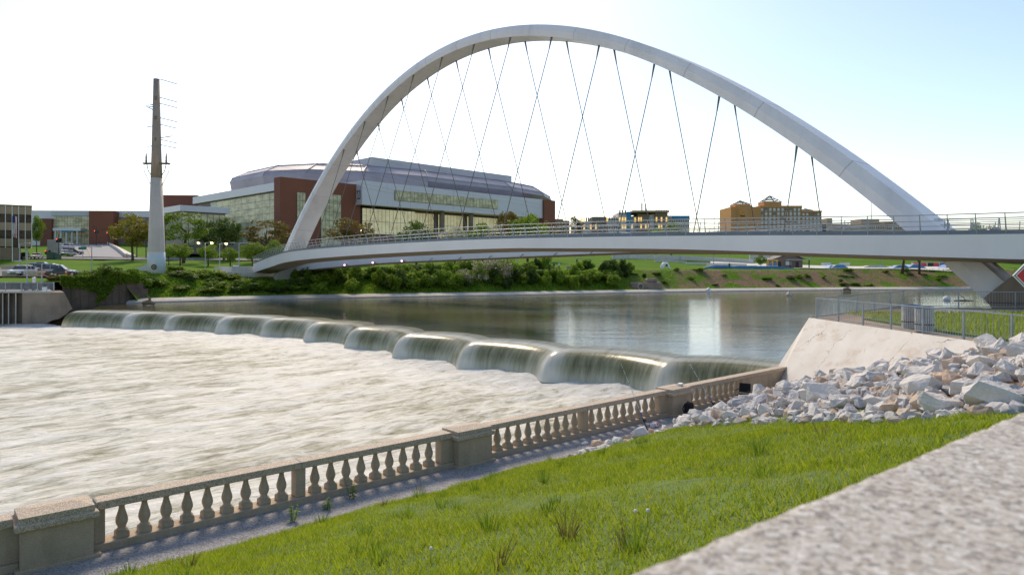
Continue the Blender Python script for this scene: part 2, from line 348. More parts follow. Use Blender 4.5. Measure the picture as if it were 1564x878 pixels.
def foammat():
    m, n, l, b = newmat('churned_water'); g = pos(n)
    rz = R(-47)
    v = mapping(n, l, g, (1, 1, 1), (0, 0, rz))
    sc = n.new('ShaderNodeMapping'); sc.inputs['Scale'].default_value = (.16, .62, 1); l.new(v, sc.inputs['Vector'])
    t = nz(n, l, sc.outputs[0], .85, 7, .62, .9)
    t2 = nz(n, l, sc.outputs[0], 3.4, 6, .68, .6); t3 = nz(n, l, g, .045, 3)
    ad = n.new('ShaderNodeMath'); ad.operation = 'MULTIPLY_ADD'; ad.inputs[1].default_value = .42; l.new(t2.outputs[0], ad.inputs[0])
    m2 = n.new('ShaderNodeMath'); m2.operation = 'MULTIPLY'; m2.inputs[1].default_value = .58; l.new(t.outputs[0], m2.inputs[0]); l.new(m2.outputs[0], ad.inputs[2])
    at = n.new('ShaderNodeAttribute'); at.attribute_name = 'foam'
    t5 = nz(n, l, mapping(n, l, v, (.55, 1.1, 1)), 1.3, 8, .68, .6); k5 = n.new('ShaderNodeMath'); k5.operation = 'MULTIPLY_ADD'; k5.use_clamp = True; k5.inputs[1].default_value = 4.2; k5.inputs[2].default_value = .12; l.new(at.outputs['Fac'], k5.inputs[0])
    k5.inputs[2].default_value = .30; mf_ = n.new('ShaderNodeMix'); l.new(k5.outputs[0], mf_.inputs[0]); l.new(ad.outputs[0], mf_.inputs[2]); l.new(t5.outputs[0], mf_.inputs[3]); ad = mf_
    a2 = n.new('ShaderNodeMath'); a2.operation = 'MULTIPLY_ADD'; a2.inputs[1].default_value = -.22; l.new(t3.outputs[0], a2.inputs[0])
    a3 = n.new('ShaderNodeMath'); l.new(ad.outputs[0], a2.inputs[2]); l.new(a2.outputs[0], a3.inputs[0]); l.new(at.outputs['Fac'], a3.inputs[1])
    r = ramp(n, [(.30, (.18, .17, .10)), (.375, (.42, .40, .30)), (.44, (.68, .66, .57)), (.57, (.87, .85, .79))]); l.new(a3.outputs[0], r.inputs[0])
    l.new(r.outputs[0], b.inputs['Base Color']); b.inputs['Roughness'].default_value = .5; b.inputs['IOR'].default_value = 1.33
    b.inputs['Specular IOR Level'].default_value = .2
    bump(n, l, b, ad.outputs[0], 1.0, .55); return m
M['foam'] = foammat()
def fallmat():
    m, n, l, b = newmat('falling_water'); uv = n.new('ShaderNodeUVMap').outputs[0]
    t = nz(n, l, mapping(n, l, uv, (2.6, .22, 1)), 1.0, 6, .72); t2 = nz(n, l, mapping(n, l, uv, (.5, .12, 1)), 1.0, 3)
    t4 = nz(n, l, mapping(n, l, uv, (9, .3, 1)), 1.0, 3, .6)
    at = n.new('ShaderNodeAttribute'); at.attribute_name = 'foam'
    a = n.new('ShaderNodeMath'); a.operation = 'MULTIPLY_ADD'; a.inputs[1].default_value = .85; l.new(t.outputs[0], a.inputs[0])
    a1 = n.new('ShaderNodeMath'); a1.operation = 'MULTIPLY_ADD'; a1.inputs[1].default_value = .45; a1.inputs[2].default_value = -.36; l.new(t2.outputs[0], a1.inputs[0]); l.new(a1.outputs[0], a.inputs[2])
    a4 = n.new('ShaderNodeMath'); a4.operation = 'MULTIPLY_ADD'; a4.inputs[1].default_value = .22; l.new(t4.outputs[0], a4.inputs[0]); l.new(a.outputs[0], a4.inputs[2])
    a2 = n.new('ShaderNodeMath'); l.new(a4.outputs[0], a2.inputs[0]); l.new(at.outputs['Fac'], a2.inputs[1])
    r = ramp(n, [(.22, (.18, .18, .085)), (.45, (.38, .37, .24)), (.68, (.60, .58, .45)), (.98, (.82, .79, .68))]); l.new(a2.outputs[0], r.inputs[0])
    l.new(r.outputs[0], b.inputs['Base Color']); b.inputs['Roughness'].default_value = .22; b.inputs['IOR'].default_value = 1.33
    bump(n, l, b, t.outputs[0], .25, .06)
    tr = n.new('ShaderNodeBsdfTranslucent'); l.new(r.outputs[0], tr.inputs[0]); mx = n.new('ShaderNodeMixShader'); mx.inputs[0].default_value = .28
    l.new(b.outputs[0], mx.inputs[1]); l.new(tr.outputs[0], mx.inputs[2]); l.new(mx.outputs[0], n['Material Output'].inputs[0]); return m
M['fall'] = fallmat()
# weir crest: bays between joints, read off the photograph at the pool level
JP = [(108, 474.5), (205, 476.7), (268, 479), (347, 482), (415, 485.5), (482, 490.5), (544, 498.5), (620, 508.5), (720, 520), (848, 533.5), (1022, 548.5), (1186, 557.5)]
J = [PG(x, y, ZU) for x, y in JP]
crest = []; foamj = []; arc = 0; arcs = []
for i in range(len(J) - 1):
    ja = (.55, 1.15, .8, 1.2, .65, 1.1, .85, 1.25, .9, 1.1, .75, 1)[i]; jb = (.55, 1.15, .8, 1.2, .65, 1.1, .85, 1.25, .9, 1.1, .75, 1)[i + 1]; a, b = J[i], J[i + 1]; d = (b - a); L = d.length; nrm = Vector((-d.y, d.x, 0)).normalized()   # upstream side
    if nrm.y < 0: nrm = -nrm
    ns = 26
    for k in range(ns + (1 if i == len(J) - 2 else 0)):
        t = k / ns; bow = .16 * L * (1 - (2 * t - 1) ** 2) * (.55 if i == 0 else 1)
        crest.append(a + d * t + nrm * bow); arcs.append(arc + L * t)
        e = min(t, 1 - t) * L
        foamj.append(.62 * (ja if t < .5 else jb) * math.exp(-(e / .75) ** 2) if (0 < i or t > .5) and (i < len(J) - 2 or t < .5) else 0.0)
    arc += L
prof = [(-2.4, 0), (-1.8, -.005), (-1.2, -.03), (-.7, -.075), (-.3, -.14), (0, -.22), (.25, -.33), (.5, -.49), (.72, -.70), (.92, -.98), (1.08, -1.3), (1.2, -1.62), (1.3, -2.1)]
nC = len(crest); nP = len(prof); V = []; U = []; FO = []
GD = (J[-1] - J[0]).normalized(); gn = Vector((GD.y, -GD.x, 0))
if gn.y > 0: gn = -gn
for i, c in enumerate(crest):
    a = crest[max(0, i - 2)]; b = crest[min(nC - 1, i + 2)]; tn = (b - a).normalized(); nm = Vector((tn.y, -tn.x, 0))
    if nm.dot(gn) < 0: nm = -nm
    nm0 = gn; nm = (nm * .35 + gn * .65).normalized()
    vv = 0
    for j, (o, dz) in enumerate(prof):
        p = c + (nm * (o * (1 + .25 * foamj[i])) if o > 0 else nm0 * o); V.append((p.x, p.y, ZU + dz + (.05 * foamj[i] if 3 < j < 11 else 0)))
        vv = o if o < 0 else o - dz; U.append((arcs[i], vv)); 
        FO.append((foamj[i] * min(1, max(0, (j - 2) / 3))) + (.30 if j in (3, 4) else 0) + (.32 * max(0, (j - 10) / 2)) - (.10 if 5 <= j <= 9 else 0))
F_ = [(i * nP + j, (i + 1) * nP + j, (i + 1) * nP + j + 1, i * nP + j + 1) for i in range(nC - 1) for j in range(nP - 1)]
me = fastmesh('weir_water', V, F_, M['fall'], 4, True)
uvl = me.uv_layers.new(name='UVMap'); li = np.zeros(len(me.loops), np.int32); me.loops.foreach_get('vertex_index', li)
uvl.data.foreach_set('uv', np.array(U, np.float32)[li].ravel())
me.attributes.new('foam', 'FLOAT', 'POINT').data.foreach_set('value', np.array(FO, np.float32))
tag(link('weir_water', me), kind='structure')
# upper pool: joins the crest sheet edge to edge
L1 = [V[i * nP] for i in range(nC)]; vs = []; fs = []
for i, p in enumerate(L1):
    t = i / (nC - 1); q = Vector((-170 + 640 * t, 330 - 270 * t ** 1.3, ZU)); pv = Vector(p)
    for s_ in (0, .02, .06, .15, .35, 1): vs.append(tuple(pv.lerp(q, s_)))
for i in range(nC - 1):
    for j in range(5): fs.append((i * 6 + j, (i + 1) * 6 + j, (i + 1) * 6 + j + 1, i * 6 + j + 1))
tag(link('river', fastmesh('river', vs, fs, M['water'], 4)), kind='structure')
# weir body of concrete below the sheet
mb = MB(); rings = []
for i in range(0, nC, 6):
    c = crest[i]; rings.append([tuple(c + gn * o + Vector((0, 0, z - ZU))) for o, z in ((-1.6, -3), (-1.6, -.5), (-.2, -.75), (.2, -3))])
mb.loft(rings); tag(mb.build('weir', M['conc_d']), 'long scalloped concrete weir under the falling water', 'weir')
# lower pool, a wavy sheet of churned water
e_ = Vector((.7534, .6575, 0)); n_ = Vector((.6575, -.7534, 0)); P0 = Vector((-8.5, 14.1, 0))
def AB(a, b, z=0): p = P0 + e_ * a + n_ * b; return Vector((p.x, p.y, z))
def toab(X, Y): d = Vector((X, Y, 0)) - P0; return d.dot(e_), d.dot(n_)
ga = np.concatenate([np.arange(-140, -30, 3.0), np.arange(-30, 32, .45), np.arange(32, 70, 1.2)]); gb = -np.concatenate([np.arange(.35, 14, .3), np.arange(14, 45, .6), np.arange(45, 150, 2.0)])
def wave(a, b):
    z = .16 * mnoise.noise((a * .16, b * .42, 0)) + .10 * mnoise.noise((a * .45, b * 1.1, 5)) + .05 * mnoise.noise((a * 1.1, b * 2.6, 9)); return z
vs = []; fo = []
cr2 = [(c.x, c.y) for c in crest[::3]]; ca = np.array(cr2)
for a in ga:
    for b in gb:
        p = AB(a, b); dd = math.sqrt(((ca - np.array((p.x, p.y))) ** 2).sum(1).min())
        near = math.exp(-(dd / 6.0) ** 2)
        vs.append((p.x, p.y, ZL + wave(a, b) * (1 + .4 * near) + .10 * near * 0)); fo.append(.16 * near + .03 - (.08 if dd > 45 else 0) * 0)
nb_ = len(gb); fs = [(i * nb_ + j, i * nb_ + j + 1, (i + 1) * nb_ + j + 1, (i + 1) * nb_ + j) for i in range(len(ga) - 1) for j in range(nb_ - 1)]
# keep only cells downstream of the weir crest line
def upstream(p):
    k = int(np.argmin(((ca - np.array((p[0], p[1]))) ** 2).sum(1))); w = Vector((p[0] - ca[k][0], p[1] - ca[k][1], 0)); return w.dot(gn) < -.3
up = [upstream(v) and v[0] > -75 for v in vs]
fs = [f for f in fs if not any(up[i] for i in f)]
me = fastmesh('river_below_weir', vs, fs, M['foam'], 4, True)
me.attributes.new('foam', 'FLOAT', 'POINT').data.foreach_set('value', np.array(fo, np.float32))
tag(link('river_below_weir', me), kind='structure')

# ---------------------------------------------------------------- near bank: promenade, grass slope, riprap bed, platform
poly = [AB(-70, 2.6), AB(29.2, 2.6), AB(29.2, -.55), AB(-70, -.55)]
tag(MB().prism([(p.x, p.y) for p in poly], -5, 0).build('promenade', M['gravel']), kind='structure')
def gz(a, b):
    z = .3 * (b - 1.35)
    w = min(1, max(0, (a - 10) / 6)); z = .3 * (b - 1.35 - .75 * w) + w * min(.45, max(0, (b - 1.9) * .25))
    z += .10 * mnoise.noise((a * .35, b * .35, 1)) + .04 * mnoise.noise((a * 1.2, b * 1.2, 2))
    if b < 1.6 + .6 * w: z = z - (1.6 + .6 * w - b) * .25
    if a > 6: pass
    return z
aa = np.arange(-60, 61, .6); bb = np.arange(.7, 16.6, .45); vs = []
for a in aa:
    for b in bb:
        p = AB(a, b); z = gz(a, b + .25 * mnoise.noise((a * .5, 0, 7)))
        if a > 19: z = min(z, 3.0 + max(0, (b - 12)) * .3)
        vs.append((p.x, p.y, z))
nb2 = len(bb); fs = [(i * nb2 + j, (i + 1) * nb2 + j, (i + 1) * nb2 + j + 1, i * nb2 + j + 1) for i in range(len(aa) - 1) for j in range(nb2 - 1)]
fs = [f[::-1] for f in fs]
def slopemat():
    m, n, l, b = newmat('turf'); g = pos(n); t = nz(n, l, g, 1.4, 5, .65); t2 = nz(n, l, g, 14, 4)
    r = ramp(n, [(.35, (.06, .11, .010)), (.65, (.12, .20, .016))]); l.new(t.outputs[0], r.inputs[0])
    l.new(mixc(n, l, .3, r.outputs[0], mixc(n, l, t2.outputs[0], (.05, .04, .02), (.14, .2, .03))), b.inputs['Base Color']); b.inputs['Roughness'].default_value = .95; bump(n, l, b, t2.outputs[0], .6, .05); return m
M['turf'] = slopemat()
tag(link('grass_slope', fastmesh('grass_slope', vs, fs, M['turf'], 4, True)), kind='structure')
# concrete wing wall and platform
T0, T1, T2 = Vector((15.1, 34.7, 3.3)), Vector((15.75, 26.5, 3.3)), Vector((16.6, 18.5, 3.3))
Cc, Dd = Vector((25.5, 44.6, 3.3)), Vector((31.5, 43.0, 3.3))
K0, K1, K2 = Vector((12.35, 32.6, -.3)), Vector((12.8, 26, -.1)), Vector((13.6, 18.5, .8))
B1 = Vector((16.05, 42.0, -.7)); B2 = Vector((27, 50, -.7)); K00 = Vector((12.55, 34.6, -2.6)); B10 = Vector((14.8, 42.6, -2.6))
def wingmat():
    m, n, l, b = newmat('wing_wall_concrete'); g = pos(n)
    t = nz(n, l, g, .6, 6, .6); t2 = nz(n, l, g, 9, 5, .65)
    r = ramp(n, [(.3, (.60, .55, .48)), (.7, (.74, .70, .64))]); l.new(t.outputs[0], r.inputs[0])
    vo = n.new('ShaderNodeTexVoronoi'); vo.feature = 'DISTANCE_TO_EDGE'; vo.inputs['Scale'].default_value = .34
    wv = nz(n, l, g, 1.6, 4); ad = n.new('ShaderNodeVectorMath'); ad.operation = 'ADD'; sc = n.new('ShaderNodeVectorMath'); sc.operation = 'SCALE'; sc.inputs['Scale'].default_value = .9
    l.new(wv.outputs['Color'], sc.inputs[0]); l.new(g, ad.inputs[0]); l.new(sc.outputs[0], ad.inputs[1]); l.new(ad.outputs[0], vo.inputs['Vector'])
    rc = ramp(n, [(0.0, (.9, .9, .9)), (.009, (0, 0, 0))]); l.new(vo.outputs['Distance'], rc.inputs[0])
    br = nz(n, l, g, .8, 2); rb = ramp(n, [(.52, (0, 0, 0)), (.60, (1, 1, 1))]); l.new(br.outputs[0], rb.inputs[0])
    mm = n.new('ShaderNodeMath'); mm.operation = 'MULTIPLY'; l.new(rc.outputs[0], mm.inputs[0]); l.new(rb.outputs[0], mm.inputs[1])
    rust = nz(n, l, mapping(n, l, g, (1.2, .5, .8)), 1.2, 5, .7); rr = ramp(n, [(.56, (0, 0, 0)), (.74, (.6, .6, .6))]); l.new(rust.outputs[0], rr.inputs[0])
    c_ = mixc(n, l, rr.outputs[0], r.outputs[0], (.42, .25, .13)); c_ = mixc(n, l, mm.outputs[0], c_, (.10, .07, .05))
    sp = ramp(n, [(.64, (0, 0, 0)), (.72, (.6, .6, .6))]); l.new(t2.outputs[0], sp.inputs[0]); c_ = mixc(n, l, sp.outputs[0], c_, (.33, .29, .25))
    l.new(c_, b.inputs['Base Color']); b.inputs['Roughness'].default_value = .85; bump(n, l, b, t2.outputs[0], .25, .02); return m
M['wing'] = wingmat()
mb = MB(); D0 = Vector((0, 0, -6))
def sheet(mb, a, b, c, d, nu=14, nv=10, amp=.03):
    vs = []; 
    for i in range(nu + 1):
        for j in range(nv + 1):
            u, v = i / nu, j / nv; p = a.lerp(b, u).lerp(d.lerp(c, u), v)
            if 0 < i < nu and 0 < j < nv: p = p + Vector((mnoise.noise(p * 1.3), mnoise.noise(p * 1.1 + Vector((5, 0, 0))), mnoise.noise(p + Vector((0, 9, 0))))) * amp
            vs.append(p)
    mb.add(vs, [(i * (nv + 1) + j, (i + 1) * (nv + 1) + j, (i + 1) * (nv + 1) + j + 1, i * (nv + 1) + j + 1) for i in range(nu) for j in range(nv)])
sheet(mb, T0, T1, K1, K0); sheet(mb, T1, T2, K2, K1); sheet(mb, B1, T0, K0, K00); sheet(mb, Cc, T0, B1, B2); mb.add([B1, K00, B10], [(0, 1, 2)])
wing = mb.build('wing_wall', M['wing'], None, smooth=True); tag(wing, 'pale cracked sloping concrete wing wall between the weir and the railed lawn', 'retaining wall')
pp = [T0, T1, T2, Vector((17.6, 6, 0)), Vector((90, 2, 0)), Vector((90, 46, 0)), Dd, Cc]
tag(MB().prism([(p.x, p.y) for p in pp], -3, 3.27).build('platform', surf('platform_paving', (.34, .26, .19), .9, .2, 1.5, stain=.2)), kind='structure')
pl = [(17.3, 33.6), (16.9, 26.5), (17.6, 18.5), (18.5, 6), (88, 4), (88, 36), (30, 37.5), (22, 37.0)]
tag(MB().prism(pl, 3.2, 3.36).build('platform_lawn', M['turf']), kind='structure')
tag(MB().prism([(24, 41.2), (30, 41.2), (70, 40.5), (70, 37), (30, 38.0), (22.5, 37.4)], 3.2, 3.30).build('path', M['conc']), kind='structure')
# parapet in the right foreground, parallel to the balustrade
hp = .45; pa = Vector((.106, .80, 0)) * 1.25; dirp = Vector((1.224, .97, 0)).normalized(); perp = Vector((dirp.y, -dirp.x, 0))
me_v = []; nl, nw = 240, 22
def parap(i, j):
    s_ = -1.6 + 7.0 * (i / nl) ** 1.0; w = (j / nw)
    prf = [(0, -1.6), (0, -.5), (0, -.06), (.008, -.022), (.03, 0)]
    if j < 5: o, z = prf[j]
    else: o, z = .03 + (j - 4) / (nw - 4) * .45, 0
    p = pa + dirp * s_ + perp * o; z = CZ - hp + z
    k = .0035; q = Vector((p.x * 28, p.y * 28, z * 28)); dn = mnoise.noise(q) + .6 * mnoise.noise(q * 2.3)
    return (p.x - perp.x * dn * k * (1 if j < 5 else 0), p.y - perp.y * dn * k * (1 if j < 5 else 0), z + dn * k * (.8 if j > 2 else 0))
vs = [parap(i, j) for i in range(nl + 1) for j in range(nw + 1)]
fs = [(i * (nw + 1) + j, (i + 1) * (nw + 1) + j, (i + 1) * (nw + 1) + j + 1, i * (nw + 1) + j + 1) for i in range(nl) for j in range(nw)]
o = link('parapet_wall', fastmesh('parapet_wall', vs, fs, M['granite'], 4, True)); tag(o, 'speckled aggregate parapet wall close to the viewer at the bottom right corner', 'wall')
# ---------------------------------------------------------------- balustrade
RZB = math.atan2(e_.y, e_.x)
bal = thing('balustrade', 'long brown concrete balustrade with turned balusters beside the churning water', 'balustrade', P0, RZB)
prof_b = [(.115, .13), (.115, .15), (.10, .165), (.085, .18), (.078, .20), (.10, .25), (.118, .30), (.122, .35), (.112, .41), (.09, .48), (.068, .56), (.056, .62), (.058, .635), (.068, .645), (.056, .655), (.062, .672)]
mb = MB().box(-.125, .125, -.125, .125, 0, .105).box(-.112, .112, -.112, .112, .105, .135).lathe(prof_b, 14).box(-.095, .095, -.095, .095, .672, .702)
bme = mb.mesh('baluster', M['balu'], False)
for p in bme.polygons: p.use_smooth = len(p.vertices) == 4 and abs(p.normal.z) < .95 and p.index > 11
SP = .436; PER = 10.42; ZP = .15
def pier(x0, x1): box_obj('pier', M['balu'], bal, x0, x1, .06, .38, ZP, .855, .008)
def rail(x0, x1):
    o = box_obj('rail', M['agg'], bal, x0 + .004, x1 - .004, 0, .44, .855, 1.02, .012); return o
def half(x0, full=9):
    for k in range(1, full + 1): link('baluster', bme, bal, (x0 + SP * k, .22, ZP), (0, 0, rnd.uniform(-.03, .03)))
for i in range(-1, 3):
    x0 = i * PER
    # pedestal before x0
    pd = box_obj('pedestal', M['balu'], bal, x0 - 1.37, x0 - .15, -.20, .60, .0, .80, .01)
    box_obj('pedestal_foot', M['balu'], pd, x0 - 1.45, x0 - .02, -.27, .66, -.05, .06, .01)
    MB().box(x0 - 1.46, x0 - .06, -.29, .69, .80, .93).build('cap', M['agg'], pd, bevel=.022)
    MB().add([(x0 - 1.39, -.21, .93), (x0 - .13, -.21, .93), (x0 - .13, .61, .93), (x0 - 1.39, .61, .93), (x0 - 1.39, -.21, 1.05), (x0 - .13, -.21, 1.05), (x0 - .13, .61, 1.05), (x0 - 1.39, .61, 1.05), (x0 - 1.1, .2, 1.11), (x0 - .42, .2, 1.11)],
             [(0, 1, 5, 4), (1, 2, 6, 5), (2, 3, 7, 6), (3, 0, 4, 7), (4, 5, 9, 8), (6, 7, 8, 9), (5, 6, 9), (7, 4, 8)]).build('cap_top', M['agg'], pd)
    pier(x0 - .15, x0 + .10); half(x0)
    if i < 2:
        pier(x0 + 4.24, x0 + 4.48); half(x0 + 4.36); pier(x0 + 8.62, x0 + PER - 1.37)
        rail(x0 - .06, x0 + 4.36); rail(x0 + 4.36, x0 + PER - 1.46)
        box_obj('sealant_joint', M['joint'], bal, x0 + 4.357, x0 + 4.363, -.003, .441, .853, 1.022)
        box_obj('plinth', M['balu'], bal, x0 - .15, x0 + PER - 1.37, -.02, .46, -.05, ZP - .001, .015)
        box_obj('sealant_joint', M['joint'], bal, x0 - .068, x0 - .060, -.002, .44, .853, 1.022)
    else:
        box_obj('end_panel', M['balu'], bal, x0 + 4.2, x0 + 8.3, .05, .40, 0, .855, .008)
        rail(x0 - .06, x0 + 8.2); box_obj('plinth', M['balu'], bal, x0 - .15, x0 + 4.25, -.02, .46, -.05, ZP - .001, .015)
# ---------------------------------------------------------------- arch bridge
ax = Vector((.6553, -.7554, 0)).normalized(); pn = Vector((-ax.y * -1, 0, 0)); pn = Vector((ax.y, -ax.x, 0))   # pn points to the camera side
if pn.y > 0: pn = -pn
BC = Vector((-7.14 + .83, 90.7 + .72, 0)); ST = 7.14
bridge = thing('arch_bridge', 'white footbridge with one tall arch, crossing cables and two curved decks over the river', 'bridge', BC, math.atan2(ax.y, ax.x))
# local x = u along the axis (right = nearer), local y = away from the camera
def archz(u): return 34.61 - .00874 * u * u
def arch_ring(u):
    z = archz(u); s_ = -.01748 * u; c = 1 / math.sqrt(1 + s_ * s_); nx, nzv = -s_ * c, c
    w = 1.38 + .42 * (abs(u) / 60) ** 2; th = 1.28 + .35 * (abs(u) / 60) ** 2
    ri = [(-w, 0), (-w - .12, th * .5), (-w * .93, th), (w * .93, th), (w + .12, th * .5), (w, 0)]
    return [(u + nx * t, y, z + nzv * t) for y, t in ri]
arch = MB().loft([arch_ring(u) for u in np.linspace(-61.5, 61.5, 110)]).build('arch', M['arch'], bridge)
for u in np.linspace(-57.1, 57.1, 17):
    c0 = arch_ring(u); cc = Vector((sum(p[0] for p in c0) / 6, 0, sum(p[2] for p in c0) / 6)); up = [[tuple(cc + (Vector(p) - cc) * 1.006) for p in arch_ring(u + o)] for o in (-.03, .03)]
    MB().loft(up).build('arch_joint', M['seam'], arch)
UT = [-66, -60, -50, -40, -32, -20, 0, 20, 40, 55, 62, 80]; ZT = [6.1, 6.66, 7.42, 7.95, 8.2, 8.37, 8.52, 8.64, 8.39, 8.03, 7.86, 7.5]
def deckz(u): return sum(float(np.interp(u + k, UT, ZT)) for k in (-6, -3, 0, 3, 6)) / 5
def fdep(u): return float(np.interp(u, [-60, -45, -32, 0, 24, 40, 55, 62, 80], [1.7, 1.7, 1.5, 1.12, .92, 1.05, 1.4, 1.53, 1.6]))
def inner(u):
    v = 9.63 - .00292 * u * u
    if u < -38: v += .0042 * (u + 38) ** 2
    if u > 55: v = 9.63 - .00292 * 55 ** 2 - .10 * (u - 55)
    return max(v, .35)
DW = 4.6
us = np.linspace(-62, 80, 120)
def deckpt(u, off, dz, sgn): return (u, -sgn * off, deckz(u) + dz)
postme = MB().tube([(0, 0, 0), (0, -.17, .62), (0, -.34, 1.28)], [.05, .04, .03], 5).mesh('railing_post', M['steel'])
for sgn, nm in ((1, 'near'), (-1, 'far')):
    rings = []
    for u in us:
        i_, o_, f_ = inner(u), inner(u) + DW, fdep(u)
        rings.append([deckpt(u, i_, 0, sgn), deckpt(u, o_, 0, sgn), deckpt(u, o_ - .10, -f_, sgn), deckpt(u, i_ + 1.2, -f_ - .28, sgn), deckpt(u, i_ + .05, -f_ - .05, sgn)])
    dk = MB().loft(rings).build('deck', M['white'], bridge)
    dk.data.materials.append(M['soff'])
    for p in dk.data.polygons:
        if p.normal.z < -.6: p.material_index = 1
    for side in (0, 1):
        # kerb band and rails along each edge
        ofs = lambda u: (inner(u) + DW - .06) if side else (inner(u) + .06)
        rr = [[deckpt(u, ofs(u) - .06, .004, sgn), deckpt(u, ofs(u) + .05, .004, sgn), deckpt(u, ofs(u) + .05, .28, sgn), deckpt(u, ofs(u) - .06, .28, sgn)] for u in us]
        MB().loft(rr).build('kerb', M['curb'], dk)
        for h, out in ((.55, .13), (.88, .23), (1.28, .34)):
            MB().tube([deckpt(u, ofs(u) + (out if side else -out), h, sgn) for u in us[::2]], .028 if h < 1.2 else .035, 5).build('handrail', M['steel'], dk)
        u = -61
        while u < 79:
            d = Vector(deckpt(u + .5, ofs(u + .5), 0, sgn)) - Vector(deckpt(u - .5, ofs(u - .5), 0, sgn)); rz = math.atan2(d.y, d.x)
            link('railing_post', postme, dk, deckpt(u, ofs(u), .02, sgn), (0, 0, rz + (0 if (sgn > 0) == bool(side) else math.pi)))
            u += 1.55
    # lamps slung below the inner edge
    for t in range(12):
        u = (t - 5.5 + 1.0 - .0) * ST - 0
        u = (t - 4.5 - .0) * ST - .0
        if not -50 < u < 50: continue
        a = Vector((u, -sgn * 1.12, archz(u))); b = Vector((u, -sgn * (inner(u) + .15), deckz(u) + .1))
        cb = MB().tube([a, b], .046, 6).build('cable', M['cable'], bridge)
        d = (b - a).normalized(); MB().tube([a + Vector((0, 0, .3)), a + d * 1.5], [.13, .06], 6).build('cable_anchor', M['cable'], cb)
# piers below the arch feet
def pier_block(u0, sg, m):
    f = lambda u, y, z: (u, y, z)
    z1 = archz(u0) + 1.2
    pts = [(u0 - sg * 2.2, -2.6), (u0 + sg * 9, -2.6), (u0 + sg * 9, 2.6), (u0 - sg * 2.2, 2.6)]
    rings = [[(u0 - sg * 1.0, y, -1.5), (u0 - sg * 2.6, y, archz(u0 - sg * 2.6) - .15), (u0 + sg * 4.2, y, 7.0), (u0 + sg * 11, y, 7.0), (u0 + sg * 11, y, -1.5)] for y in (-3.0, 3.0)]
    MB().loft(rings).build('pier', m, bridge)
MB().extr([(59.6, 3.83), (59.8, 4.05), (61.8, 5.95), (62.3, 6.25), (78, 6.1), (78, -1.5), (60.3, -1.5), (60.3, 2.85)], -2.25, 4).build('pier', M['brown'], bridge)
MB().tube([(59.62, -2.27, 3.55), (70, -2.27, 3.55)], .03, 4).build('pier_joint', M['dark'], bridge)
pink = plain('deck_lamp_pink', (1, .5, .75), .4, 0, 4)
for u in (-42, -34.5, -27): 
    bk = MB().box(u - .15, u + .15, inner(u) - .5, inner(u) - .02, deckz(u) - fdep(u) - .1, deckz(u) - fdep(u) + .2).build('lamp_bracket', M['steel'], bridge); MB().lathe([(.02, -.14), (.13, -.08), (.15, .04), (.05, .1)], 8).build('lamp', pink, bk, loc=(u, inner(u) - .6, deckz(u) - fdep(u) + .1))
for u in range(-20, 24, 7): MB().tube([(u, inner(u) - .05, deckz(u) - fdep(u) + .3), (u - .3, inner(u) - .5, deckz(u) - fdep(u) - .15)], .07, 5).build('lamp_bracket', M['steel'], bridge)
MB().box(-63.0, -58.3, -3.6, 2.6, -1, 2.6).build('pier', M['conc'], bridge, bevel=.1)
ab = MB().box(-73, -62.2, -14, 10, 0.5, 4.9).build('abutment', M['conc_w'], bridge, bevel=.05)
MB().box(-73, -62.4, -9.4, -2, 4.9, 6.0).build('abutment_seat', M['conc_w'], ab)
# ---------------------------------------------------------------- right platform: fences, litter drums, sign
postf = MB().box(-.03, .03, -.03, .03, 0, 1.07).mesh('post', M['steel'])
pickm = MB().box(-.006, .006, -.006, .006, .13, 1.02).mesh('picket', M['steel'])
def fence(label, pts, plen, zb=3.27, gate=None, pk=.125):
    root = thing('metal_fence', label, 'fence', (pts[0][0], pts[0][1], zb), 0, 'galvanised fences of the platform')
    for (x0, y0), (x1, y1) in zip(pts[:-1], pts[1:]):
        L = math.hypot(x1 - x0, y1 - y0); n = max(1, round(L / plen)); an = math.atan2(y1 - y0, x1 - x0); dx, dy = (x1 - x0) / L, (y1 - y0) / L
        for i in range(n):
            s0, s1 = L * i / n, L * (i + 1) / n
            link('post', postf, root, (x0 + dx * s0 - pts[0][0], y0 + dy * s0 - pts[0][1], 0), (0, 0, an))
            for z in (.10, 1.04):
                MB().box(s0 + .032, s1 - .032, -.022, .022, z - .022, z + .022).build('fence_rail', M['steel'], root, loc=(x0 - pts[0][0], y0 - pts[0][1], 0), rot=(0, 0, an))
            m = int((s1 - s0) / pk)
            for k in range(1, m): 
                s_ = s0 + (s1 - s0) * k / m; link('picket', pickm, root, (x0 + dx * s_ - pts[0][0], y0 + dy * s_ - pts[0][1], 0), (0, 0, an))
    return root
fence('galvanised picket fence along the top of the cracked wing wall', [(15.25, 34.2), (15.95, 26.5), (16.85, 18.3)], 2.05)
fence('galvanised picket fence at the water edge behind the small lawn', [(15.45, 34.55), (25.3, 44.1), (31.4, 42.6), (52, 41.8)], 3.0, pk=.15)
slat = MB().box(-.028, .028, -.012, .012, .04, .98).mesh('slat', surf('weathered_slats', (.55, .53, .50), .8, .2, 6))
